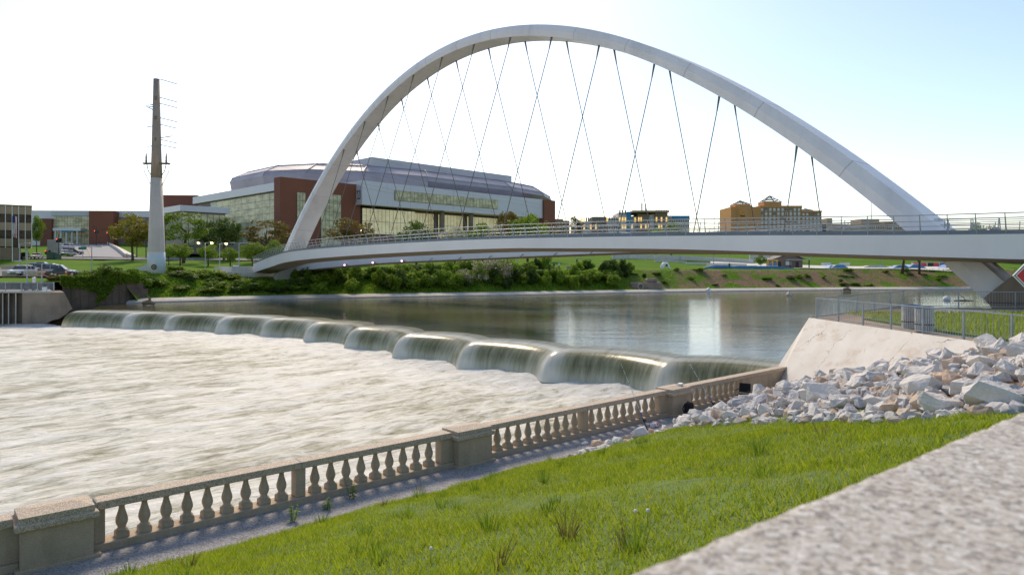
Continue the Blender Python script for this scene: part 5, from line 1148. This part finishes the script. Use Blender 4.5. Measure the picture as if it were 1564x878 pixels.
# ivy hanging on the dark wall
V = []
for k in range(3400):
    t_ = r.uniform(0, 1) ** .8; i = r.integers(0, 3); (x0, y0), (x1, y1) = pa_[i], pa_[i + 1]; q = r.uniform(); x, y = x0 + (x1 - x0) * q, y0 + (y1 - y0) * q; dens = mnoise.noise((x * .35, 0, 2)) 
    zt = 4.6 - t_ * (1.2 + 3.4 * max(0, dens + .25) * (1.6 if i else .7)); c = np.array([x, y - .12 - r.uniform(0, .25), max(.3, zt)]); a = r.normal(size=3) * .14; b = r.normal(size=3) * .14; V.append((c - a, c + b, c + a, c - b))
V = np.array(V).reshape(-1, 3); tag(link('ivy', fastmesh('ivy', V, np.arange(len(V)).reshape(-1, 4), M['leafb'], 4)), 'curtain of ivy leaves hanging over the dark retaining wall', 'ivy', kind='stuff')

# ---------------------------------------------------------------- cars
carm = {}
def paint(name, c):
    if name not in carm:
        m = plain('paint_' + name, c, .25); m.node_tree.nodes['Principled BSDF'].inputs['Coat Weight'].default_value = .5; carm[name] = m
    return carm[name]
lamp_m = plain('head_lamp', (.75, .76, .74), .2); tail_m = plain('tail_lamp', (.45, .02, .02), .3); tyre_m = plain('tyre', (.02, .02, .02), .8); rim_m = plain('rim', (.4, .4, .42), .3, .8)
def car(label, loc, rz, colr, cname, suv=True, coupe=False):
    t = thing('parked_car', label, 'car', loc, rz, 'cars on the far bank'); L = 2.3; W = .92; pm = paint(cname, colr); hb, hr = (1.0, 1.68) if suv else ((.82, 1.32) if coupe else (.88, 1.42))
    prof = [(-L, .35), (-L - .02, .62), (-L + .08, hb - .02), (L - 1.25, hb), (L - .15, hb - .18), (L, .62), (L - .02, .35)]
    rings = []
    for y, k in ((-W, .94), (-W * .97, 1), (W * .97, 1), (W, .94)): rings.append([(x * (k if abs(x) > 2 else 1), y, .35 + (z - .35) * (k if z > .6 else 1)) for x, z in prof])
    MB().loft(rings).build('body', pm, t)
    xr = -L + (.25 if suv else .75); xf = L - (1.35 if not suv else 1.2); xt = xr + (.25 if suv else .55); xg = xf - .75
    def cab(z0, z1, i0, i1, w0, w1): return [[(xr + (xt - xr) * i0, -w0, z0), (xf + (xg - xf) * i0, -w0, z0), (xf + (xg - xf) * i0, w0, z0), (xr + (xt - xr) * i0, w0, z0)], [(xr + (xt - xr) * i1, -w1, z1), (xf + (xg - xf) * i1, -w1, z1), (xf + (xg - xf) * i1, w1, z1), (xr + (xt - xr) * i1, w1, z1)]]
    MB().loft(cab(hb - .03, hr - .07, 0, .92, .86, .72)).build('windows', M['glassd'], t); MB().loft(cab(hr - .07, hr, .92, 1.1, .73, .66)).build('roof', pm, t)
    for x in (xr + .95, xf - .95): 
        for s_ in (-1, 1): MB().tube([(x, s_ * .875, hb - .03), (x + .0, s_ * .745, hr - .06)], .045, 4).build('pillar', pm, t)
    for x in (-L + .85, L - .85):
        for s_ in (-1, 1):
            w = MB().tube([(x, s_ * .70, .33), (x, s_ * .935, .33)], .33, 14).build('wheel', tyre_m, t); MB().tube([(x, s_ * .936, .33), (x, s_ * .95, .33)], .2, 10).build('rim', rim_m, w)
    for s_ in (-1, 1): MB().box(L - .10, L + .025, s_ * .68 - .17, s_ * .68 + .17, .60, .74).build('headlight', lamp_m, t); MB().box(-L - .045, -L + .06, s_ * .74 - .12, s_ * .74 + .12, .66, .86).build('taillight', tail_m, t)
    MB().box(L - .06, L + .028, -.45, .45, .42, .56).build('grille', M['dark'], t); MB().box(-L - .05, L + .04, -.86, .86, .26, .36).build('sill', M['dark'], t); return t
def lotp(px, Y): return on_far(px, Y, .24)
car('white off-road car facing the viewer in the parking lot', lotp(33, 112.5), R(-84), (.75, .75, .75), 'white')
car('black coupe, the nearest of the parked row', lotp(98, 111.5), R(14), (.025, .025, .028), 'black', False, True)
car('silver estate car behind the black coupe', lotp(91, 114.5), R(16), (.42, .44, .46), 'silver'); car('black off-road car, third in the parked row', lotp(84, 117.5), R(16), (.03, .03, .035), 'black')
car('white car, fourth in the parked row', lotp(79, 120.5), R(16), (.72, .72, .72), 'white'); car('dark red car, fifth in the parked row', lotp(74, 123.5), R(16), (.30, .03, .04), 'red', False); car('blue grey car, last of the parked row', lotp(66, 126.5), R(16), (.20, .25, .32), 'bluegrey')
car('white saloon waiting on the road before the office block', lotp(56, 174), R(-70), (.7, .7, .7), 'white', False); car('maroon saloon below the office block at the far left', lotp(19, 175), R(-60), (.13, .03, .03), 'maroon', False); car('dark saloon in the shade under the office block', lotp(38, 177), R(-60), (.05, .05, .06), 'darkgrey', False)
for i, (px, Y, c, cn, lab) in enumerate([(104, 186, (.55, .56, .58), 'lightgrey', 'silver grey car at the foot of the ramp'), (102.5, 195, (.72, .72, .72), 'white', 'white car second in the queue on the ramp'), (103, 205, (.50, .52, .55), 'silver2', 'silver car third in the queue on the ramp'), (103, 216, (.72, .72, .72), 'white', 'white car fourth in the queue on the ramp'), (102.5, 228, (.70, .70, .70), 'white', 'white car at the top of the ramp queue')]): car(lab, on_far(px, Y, .34), R(-90), c, cn, i % 2 == 1)
car('black saloon turning across the foot of the ramp', on_far(113, 191, .34), R(25), (.02, .02, .022), 'black', False)
# stone blocks, cones, boxes round the lot
for i, (px, Y, L, lab) in enumerate([(17, 111, 2.6, 'long tan stone block left of the white car'), (51, 111.2, 2.4, 'tan stone block right of the white car'), (115, 112.3, 2.4, 'pale stone block beside the black coupe'), (11, 134, 2.0, 'tan stone block at the back of the lot, left one'), (21, 134, 1.8, 'tan stone block at the back of the lot, middle one'), (48, 134, 1.8, 'tan stone block at the back of the lot, right one')]):
    tag(MB().box(-L / 2, L / 2, -.45, .45, -.3, .85).build('stone_block', M['lime'], None, bevel=.12, loc=on_far(px, Y, .18), rot=(0, 0, R(rk.uniform(-8, 8)))), lab, 'stone block', 'stone blocks round the parking lot')
orange = plain('cone_orange', (.8, .16, .03), .5)
for px, Y, h, lab in ((67, 110, 1.15, 'orange marker post left of the black coupe'), (101, 109.8, 1.2, 'orange marker post in front of the black coupe'), (194, 180, 1.3, 'orange traffic marker at the foot of the ramp wall')):
    t = thing('marker_post', lab, 'marker post', on_far(px, Y, .2), 0, 'orange marker posts'); MB().lathe([(.16, 0), (.11, h)], 8).build('shaft', orange, t); MB().lathe([(.3, 0), (.3, .06)], 8).build('base', M['dark'], t); MB().lathe([(.15, h * .6), (.14, h * .75)], 8, cap=False).build('band', lamp_m, t)
for px, Y, lab in ((82, 109.3, 'white utility box on the grass in front of the coupe'), (144, 118, 'white utility box on the lawn'), (361, 139, 'pale cabinet beside the right street lamp')):
    t = thing('utility_box', lab, 'box', on_far(px, Y, 0), 0, 'utility boxes'); k = 1.6 if px == 361 else .8; MB().box(-.35 * k, .35 * k, -.25, .25, -.1, .8 * k).build('case', lamp_m, t, bevel=.03); MB().box(-.3 * k, .3 * k, -.28, -.25, .08, .7 * k).build('door', plain('box_grey', (.6, .62, .63), .5), t)
t = thing('green_cabinet', 'green utility cabinets on the lawn left of the ramp', 'cabinet', on_far(83, 172, 0), 0); MB().box(-1.6, .2, -.6, .6, -.2, 1.9).build('case', surf('green_paint', (.06, .11, .08), .6, .1, 1), t, bevel=.05); MB().box(.3, 1.5, -.5, .5, -.2, 1.5).build('case', surf('green_paint2', (.06, .12, .09), .6, .1, 1), t, bevel=.05)
# ---------------------------------------------------------------- lamps, signals, flagpole
amber = plain('amber_lamp', (1, .62, .2), .4, 0, 14)
def lamp(px, Y, ytop, label, lit=0, arms=1, zb=None):
    b = on_far(px, Y) if zb is None else Vector((PX(px, Y), Y, zb)); h = PZ(ytop, Y) - b.z; t = thing('street_lamp', label, 'street lamp', b, 0, 'street lamps'); MB().tube([(0, 0, -.2), (0, 0, h)], [.11, .07], 7).build('pole', M['steel'], t)
    for s_ in ([-1, 1] if arms == 2 else [1 if arms == 1 else -1]):
        MB().tube([(0, 0, h - .1), (s_ * 1.0, 0, h)], .05, 5).build('arm', M['steel'], t); hd = MB().box(s_ * 1.35 - .45, s_ * 1.35 + .45, -.18, .18, h - .05, h + .12).build('lamp_head', M['steel'], t, bevel=.03)
        if lit: MB().lathe([(.01, -.28), (.2, -.2), (.24, 0), (.2, .06)], 8).build('bulb', amber, hd, loc=(s_ * 1.35, -.05, h - .03))
lamp(313.5, 139, 370.5, 'street lamp with two lit amber heads left of the abutment', 1, 2); lamp(335.5, 139, 371.5, 'street lamp with one lit amber head, right of the double one', 1, 1); lamp(365, 139, 371, 'unlit street lamp nearest the bridge abutment', 0, 2)
lamp(140, 124, 377, 'slim lamp post on the lawn left of the transmission pole', 0, 2); lamp(30, 118, 372, 'slim pale lamp post behind the white car', 0, 1); lamp(41.5, 97, 399, 'grey mast on the pier above the left hoist', 0, 0, 2.6); lamp(64, 97, 402, 'grey mast on the pier above the right hoist', 0, 0, 2.6)
lamp(938, 176, 376, 'park lamp post right of the picnic shelter', 0, 0); lamp(790, 178, 380, 'park lamp post behind the blossoming bushes', 0, 0); lamp(1090, 192, 376, 'park lamp post by the blue ramps', 0, 0); lamp(1175.5, 205, 378, 'park lamp post left of the hut', 0, 0); lamp(1236, 215, 372, 'park lamp post right of the hut', 0, 0); lamp(1039, 230, 372, 'park lamp post on the terrace lawn', 0, 0); lamp(1115, 240, 370, 'park lamp post behind the terrace walls', 0, 0); lamp(1345, 240, 380, 'park lamp post at the back of the skatepark', 0, 0)
lamp(934, 262, 331.5, 'tall twin headed lamp above the deck left of the hotel', 0, 2, 9); lamp(1091, 262, 332, 'tall twin headed lamp just left of the hotel', 0, 2, 9); lamp(1197, 205, 322, 'tall street lamp before the arena white box', 0, 1) if False else lamp(799, 230, 323, 'tall street lamp before the right end of the arena', 0, 1)
red_l = plain('signal_red', (1, .08, .03), .4, 0, 2.5)
def signal(px, Y, ytop, label, arm=0):
    b = on_far(px, Y, .1); h = PZ(ytop, Y) - b.z; t = thing('traffic_signal', label, 'traffic light', b, 0, 'traffic lights at the junction'); MB().tube([(0, 0, -.2), (0, 0, h)], [.13, .08], 7).build('pole', M['dark'], t)
    for k, (x, z) in enumerate(((-.45, h * .62), (.45, h * .62))):
        hd = MB().box(x - .2, x + .2, -.2, .2, z, z + 1.1).build('signal_head', M['dark'], t)
        for j in range(3): MB().lathe([(.13, 0), (.13, .05)], 8).build('lens', red_l if j == 2 and k == 0 else M['glassd'], hd, loc=(x, -.205, z + .18 + j * .36), rot=(R(90), 0, 0))
    if arm: MB().tube([(0, 0, h - .5), (arm, 0, h - .2)], .06, 5).build('arm', M['dark'], t); MB().box(arm - .4, arm + .4, -.15, .15, h - .3, h - .1).build('lamp_head', M['dark'], t)
signal(147, 235, 345, 'dark traffic light pole at the top of the ramp, left one', -1); signal(166, 235, 350, 'dark traffic light pole at the top of the ramp, right one', -2); signal(209, 184, 339, 'dark traffic light pole in front of the yellow bronze tree, left one'); signal(223, 180, 337, 'tall dark traffic light pole next to the transmission pole', -1.5); signal(90, 180, 356, 'traffic light pole left of the ramp queue', 0); signal(73, 178, 385, 'low pedestrian signal by the green cabinets')
t = thing('street_sign', 'green street name sign on a post at the foot of the ramp', 'sign', on_far(126.5, 178)); h = PZ(376, 178) - far_h(126.5, 178); MB().tube([(0, 0, -.2), (0, 0, h)], .07, 6).build('post', M['steel'], t); MB().box(-1.1, 1.0, -.1, -.07, h - .9, h - .25).build('sign_plate', plain('sign_green', (.02, .22, .16), .5), t)
b = on_far(19, 160); t = thing('flagpole', 'white flagpole with a hanging striped flag before the office block', 'flagpole', b); h = PZ(326, 160) - b.z; MB().tube([(0, 0, -.2), (0, 0, h)], [.11, .06], 7).build('pole', lamp_m, t)
mf, n, l, bs = newmat('flag_cloth'); tc = coords(n); sx = n.new('ShaderNodeSeparateXYZ'); l.new(tc, sx.inputs[0]); md = n.new('ShaderNodeMath'); md.operation = 'MODULO'; md.inputs[1].default_value = .5; l.new(sx.outputs[0], md.inputs[0]); gt = n.new('ShaderNodeMath'); gt.operation = 'GREATER_THAN'; gt.inputs[1].default_value = .25; l.new(md.outputs[0], gt.inputs[0]); l.new(mixc(n, l, gt.outputs[0], (.45, .03, .04), (.7, .7, .7)), bs.inputs['Base Color'])
mb = MB(); rows = []
for j in range(9):
    z = h - .5 - j * .62; rows.append([(.08 + k * .14 + .03 * j % .2, .09 * math.sin(k * 2.1 + j * .6), z - .05 * k) for k in range(8)])
mb.loft(rows, close=False, cap=False); f_ = mb.build('flag', mf, t); MB().box(.06, .62, -.16, -.12, h - 2.2, h - .55).build('canton', plain('flag_blue', (.02, .04, .18), .8), f_); md_ = f_.modifiers.new('thick', 'SOLIDIFY'); md_.thickness = .02
# ---------------------------------------------------------------- park on the far bank
t = thing('picnic_shelter', 'small flat roofed picnic shelter on the lawn under the deck', 'shelter', on_far(890, 178)); w = 20 / FP * 178 / 2
for x in (-w + .2, w - .2):
    for y in (-1, 1): MB().box(x - .1, x + .1, y - .1, y + .1, -.2, 2.5).build('post', M['dark'], t)
MB().add([(-w - .4, -1.8, 2.75), (w + .4, -1.8, 2.5), (w + .4, 1.8, 2.5), (-w - .4, 1.8, 2.75), (-w - .4, -1.8, 2.9), (w + .4, -1.8, 2.65), (w + .4, 1.8, 2.65), (-w - .4, 1.8, 2.9)], [(0, 3, 2, 1), (4, 5, 6, 7), (0, 1, 5, 4), (1, 2, 6, 5), (2, 3, 7, 6), (3, 0, 4, 7)]).build('roof', M['steel'], t)
t = thing('picnic_table', 'low tan picnic table in front of the shelter', 'table', on_far(875, 174)); MB().box(-2, 2, -.5, .5, .65, .75).build('top', M['lime'], t); MB().box(-1.6, 1.6, -.3, .3, -.1, .65).build('base', M['lime'], t)
for px, Y, k, lab in ((819, 172, 1.5, 'tan stone cube on the lawn left of the walkers'), (826, 173, 1.2, 'smaller tan stone cube on the lawn left of the walkers')): tag(MB().box(-k / 2, k / 2, -.5, .5, -.2, 1.1).build('stone_block', M['lime'], None, bevel=.08, loc=on_far(px, Y)), lab, 'stone block', 'stone cubes on the park lawn')
# people
def person(px, Y, label, top, legs, dz=0, rz=0):
    me = bpy.data.meshes.new('body'); J_ = [(0, 0, .95), (0, 0, 1.2), (0, 0, 1.42), (0, 0, 1.52), (0, -.02, 1.66), (0, -.01, 1.76), (-.19, 0, 1.40), (-.25, .02, 1.12), (-.24, -.08, .86), (.19, 0, 1.40), (.26, .02, 1.12), (.25, -.06, .86), (-.1, 0, .9), (-.11, -.08, .5), (-.12, .06, .06), (-.12, -.1, .03), (.1, 0, .9), (.11, .06, .5), (.12, .02, .06), (.12, -.14, .03)]
    E_ = [(0, 1), (1, 2), (2, 3), (3, 4), (4, 5), (2, 6), (6, 7), (7, 8), (2, 9), (9, 10), (10, 11), (0, 12), (12, 13), (13, 14), (14, 15), (0, 16), (16, 17), (17, 18), (18, 19)]
    me.from_pydata(J_, E_, []); o = link('person', me, None, on_far(px, Y, dz), (0, 0, rz)); md = o.modifiers.new('skin', 'SKIN'); rad = [.15, .15, .15, .06, .10, .085, .07, .05, .04, .07, .05, .04, .10, .07, .05, .04, .10, .07, .05, .04]
    for i, v in enumerate(me.skin_vertices[0].data): v.radius = (rad[i], rad[i] * .8); v.use_root = i == 0
    o.modifiers.new('sub', 'SUBSURF').levels = 1
    m, n, l, b = newmat('clothes'); sx = n.new('ShaderNodeSeparateXYZ'); l.new(coords(n), sx.inputs[0]); rp = ramp(n, [(0, legs), (.48, top), (.77, (.45, .28, .2)), (.86, (.04, .03, .02))]); rp.color_ramp.interpolation = 'CONSTANT'; dv = n.new('ShaderNodeMath'); dv.operation = 'DIVIDE'; dv.inputs[1].default_value = 2.0; l.new(sx.outputs[2], dv.inputs[0]); l.new(dv.outputs[0], rp.inputs[0]); l.new(rp.outputs[0], b.inputs['Base Color']); me.materials.append(m)
    return tag(o, label, 'person', 'people in the park')
person(854, 172, 'person in white top and dark trousers standing on the lawn, right of three', (.7, .7, .72), (.03, .03, .04), rz=.5); person(846, 174, 'person in dark top walking on the lawn, middle of three', (.05, .06, .09), (.1, .1, .14), rz=-.6); person(840, 173, 'person in pale blue top walking on the lawn, left of three', (.4, .45, .5), (.05, .05, .06)); person(905, 176, 'person in dark clothes beside the picnic shelter', (.04, .03, .03), (.05, .05, .05)); person(1264, 214, 'person in dark clothes at the skatepark', (.03, .03, .04), (.04, .04, .05)); person(1114, 186, 'person in black clothes by the long blue ramp', (.02, .02, .02), (.02, .02, .02))
# white sculpture, terraces, hut, skatepark
t = thing('white_sculpture', 'rounded white sculpture on the park lawn', 'sculpture', on_far(1017, 180)); 
mb = MB(); L = [(-.9, 0, -.2), (-.95, 0, .7), (-.5, 0, 1.35), (.2, 0, 1.35), (.55, 0, .9), (.75, 0, .3), (1.2, 0, .05)]; mb.tube(L, [.6, .62, .55, .5, .42, .4, .25], 10); mb.build('body', plain('sculpture_white', (.78, .77, .75), .6), t, True); MB().lathe([(.28, 0), (.28, .06)], 12).build('eye', M['dark'], t, loc=(.1, -.55, 1.05), rot=(R(90), 0, 0))
for px0, px1, Y, hgt, lab in ((935, 1150, 228, 1.5, 'long pale terrace wall curving across the park lawn'), (1000, 1048, 218, .7, 'short pale terrace step at the left of the lawn'), (1048, 1096, 213, .7, 'short pale terrace step at the middle of the lawn'), (1080, 1140, 205, 1.2, 'grey terrace wall behind the blue ramps'), (1145, 1225, 240, 3.0, 'high pale wall behind the park hut')):
    mb = MB(); rows = []
    for k in range(13):
        px = px0 + (px1 - px0) * k / 12; b = on_far(px, Y + 3 * math.sin(k / 12 * 3)); rows.append([b + Vector((0, -.4, -.6)), b + Vector((0, -.4, hgt)), b + Vector((0, .5, hgt)), b + Vector((0, .5, -.6))])
    mb.loft(rows); tag(mb.build('terrace_wall', M['conc_w']), lab, 'wall', 'terrace walls of the park')
hb = on_far(1204, 200); t = thing('park_hut', 'small taupe park hut with a dark pitched roof', 'hut', hb); w = 4.2
box_obj('walls', M['taupe'], t, -w, w, 0, 6, -.3, 2.7); MB().extr([(-w, 2.7), (w, 2.7), (.4, 4.3)], .02, 5.98).build('gable', M['taupe'], t)
for s_ in (-1, 1):
    a, b = (.4, 4.35), (s_ * (w + .8), 2.45); MB().extr([a, b, (b[0], b[1] + .22), (a[0], a[1] + .22)], -.8, 6.8).build('roof_slope', M['dark'], t)
for x in (-2.6, 2.6): box_obj('door', M['dark'], t, x - .45, x + .45, -.08, -.004, -.1, 2.0)
box_obj('notice_board', lamp_m, t, -.8, .8, -.1, -.004, 1.0, 2.1)
t = thing('canopy', 'flat pale canopy on two posts beside the park hut', 'canopy', on_far(1222, 197)); MB().box(-3.6, 3.2, -1.5, 1.5, 2.5, 2.68).build('roof', M['steel'], t)
for x in (-2.9, 2.6): MB().box(x - .12, x + .12, -.12, .12, -.2, 2.5).build('post', M['dark'], t)
yel = plain('play_yellow', (.7, .38, .04), .5)
t = thing('climbing_frame', 'yellow and blue climbing frame left of the hut', 'play frame', on_far(1180, 197))
for x in (-1.3, 0, 1.3): MB().box(x - .12, x + .12, -.1, .1, -.2, 2.6).build('post', yel, t)
MB().box(-1.5, 1.5, -.3, .3, 2.3, 2.6).build('beam', yel, t); MB().box(-1.2, -.2, -.2, .2, 0, 1.3).build('panel', M['bluep'], t); MB().box(.2, 1.2, -.2, .2, .6, 1.8).build('panel', M['bluep'], t)
# skatepark slab and ramps
pave('skatepark', M['conc_w'], ladder(lambda t: 1085, lambda t: 1520, 189.5, 228), .1)
for i, (px, Y, L, h, lab) in enumerate([(1100, 192, 9, .6, 'long low blue ramp left of the hut'), (1140, 191, 12, .5, 'flat blue ramp in front of the small dark tree'), (1170, 190.5, 14, .45, 'longest flat blue ramp before the hut'), (1276, 196, 5.5, .9, 'blue skate ramp right of the hut'), (1374, 198, 4.5, .8, 'blue skate ramp left of the two bare trees'), (1394, 200, 5.5, 1.0, 'blue skate ramp between the bare trees'), (1335, 206, 8, .55, 'pale blue edged skate bowl in the middle'), (1452, 205, 6, .9, 'striped blue skate ramp near the arch foot')]):
    b = on_far(px, Y, .3); t = thing('skate_ramp', lab, 'skate ramp', b, R(rk.uniform(-12, 12)), 'skatepark ramps'); MB().extr([(-L / 2, -.3), (L / 2, -.3), (L / 2, .02), (L * .2, h), (-L * .2, h), (-L / 2, .02)], -2, 2).build('ramp', M['bluep' if i != 6 else 'conc_w'], t)
    MB().tube([(-L / 2, -2.05, .12), (-L * .2, -2.05, h + .08)], .07, 5).build('coping', M['conc_w' if i != 6 else 'bluep'], t); MB().tube([(-L * .2, -2.05, h + .06), (L * .2, -2.05, h + .06)], .07, 5).build('coping', M['conc_w' if i != 6 else 'bluep'], t)
    if i == 3:
        for q in (-1, 1): MB().box(q * L * .55 - 1.6, q * L * .55 + 1.6, -.1, .1, .8, 1.5).build('rail_panel', M['panel'], t)
t = thing('painted_wall', 'red and blue painted wall at the back of the skatepark', 'wall', on_far(1421, 226)); MB().box(-6, 5, 0, .5, -.2, 1.6).build('base', M['conc_w'], t)
for k, (x, m) in enumerate([(-5.5, (.55, .04, .06)), (-3.2, (.6, .05, .08)), (-.9, (.02, .02, .03)), (1.0, (.6, .06, .1)), (3.2, (.04, .15, .45))]): box_obj('mural_panel', plain('mural%d' % k, m, .7), t, x, x + 1.9, -.06, -.004, .3, 1.5)
t = thing('outfall', 'crumbling concrete outfall in the far bank', 'outfall', Vector((PX(988, 158), 158, .6))); MB().box(-3.6, 3.6, 0, 5, -.6, 1.7).build('headwall', M['conc_d'], t, bevel=.15); MB().lathe([(.55, 0), (.75, 0), (.75, .3), (.55, .3)], 12, cap=False).build('pipe', M['conc'], t, loc=(-1.5, -.02, .8), rot=(R(90), 0, 0)); MB().box(.2, 2.6, .6, 4, 1.7, 2.6).build('rubble', M['conc_d'], t, bevel=.2)
# ---------------------------------------------------------------- things in the water
def buoy(px, py, s_, label, tilt):
    p = PG(px, py, ZU); t = thing('buoy', label, 'buoy', p, .3, 'buoys in the upper pool'); d = MB().loft([[(-.05 * s_, 0, -.4 * s_), (.05 * s_, 0, -.4 * s_), (.05 * s_, .1, -.4 * s_), (-.05 * s_, .1, -.4 * s_)], [(-.75 * s_, -.3 * s_, .7 * s_), (.75 * s_, -.3 * s_, .7 * s_), (.75 * s_, .5 * s_, .7 * s_), (-.75 * s_, .5 * s_, .7 * s_)], [(-.1 * s_, -.05, 1.7 * s_), (.1 * s_, -.05, 1.7 * s_), (.1 * s_, .1, 1.7 * s_), (-.1 * s_, .1, 1.7 * s_)]]).build('body', surf('buoy_' + str(px), (.5, .45, .4) if tilt < .1 else (.72, .72, .72), .7, .1, 3), t); t.rotation_euler = (0, tilt, .3); MB().lathe([(.06, 1.6 * s_), (.06, 1.95 * s_)], 6).build('ring_bolt', M['dark'], t)
buoy(1205, 453, .62, 'weathered diamond shaped buoy in the upper pool', .05); buoy(1081, 447, .75, 'white tilted diamond board floating near the far ledge', .35)
p = PG(1446, 459, ZU); t = thing('snagged_float', 'round white float snagged in the water behind the fence', 'float', p); MB().lathe([(.02, -.3), (.5, -.15), (.62, .25), (.45, .65), (.02, .8)], 12).build('float', surf('float_white', (.6, .6, .6), .6, .15, 3), t, True); MB().tube([(-.45, -.3, .1), (0, -.45, .5), (.4, -.3, .85)], .04, 5).build('strap', M['dark'], t)
t = thing('driftwood', 'dark driftwood log with a raised branch beside the white float', 'driftwood', PG(1468, 459.5, ZU)); MB().tube([(-1.2, 0, .05), (.6, .1, .1), (2.2, 0, .04)], [.10, .13, .05], 7).build('log', M['wood'], t); MB().tube([(.9, .1, .1), (.3, .1, .7), (-.5, .1, 1.25), (-1.0, .1, 1.25)], [.07, .06, .05, .03], 6).build('branch', M['wood'], t)
for px, py, lab in ((227, 466, 'dark stump standing in the water by the far ledge'), (988, 446, 'dark snag of branches at the far ledge below the outfall'), (1294, 444, 'dark branch lying on the far ledge at the right')):
    p = PG(px, py, ZU); t = thing('snag', lab, 'driftwood', p, 0, 'snags along the far ledge'); MB().tube([(-.9, 0, .3), (0, 0, .5), (.9, 0, .2)], [.3, .4, .2], 6).build('log', M['wood'], t); MB().tube([(0, 0, .3), (.2, 0, 1.0), (-.3, 0, 1.5)], [.28, .2, .1], 6).build('stub', M['wood'], t)
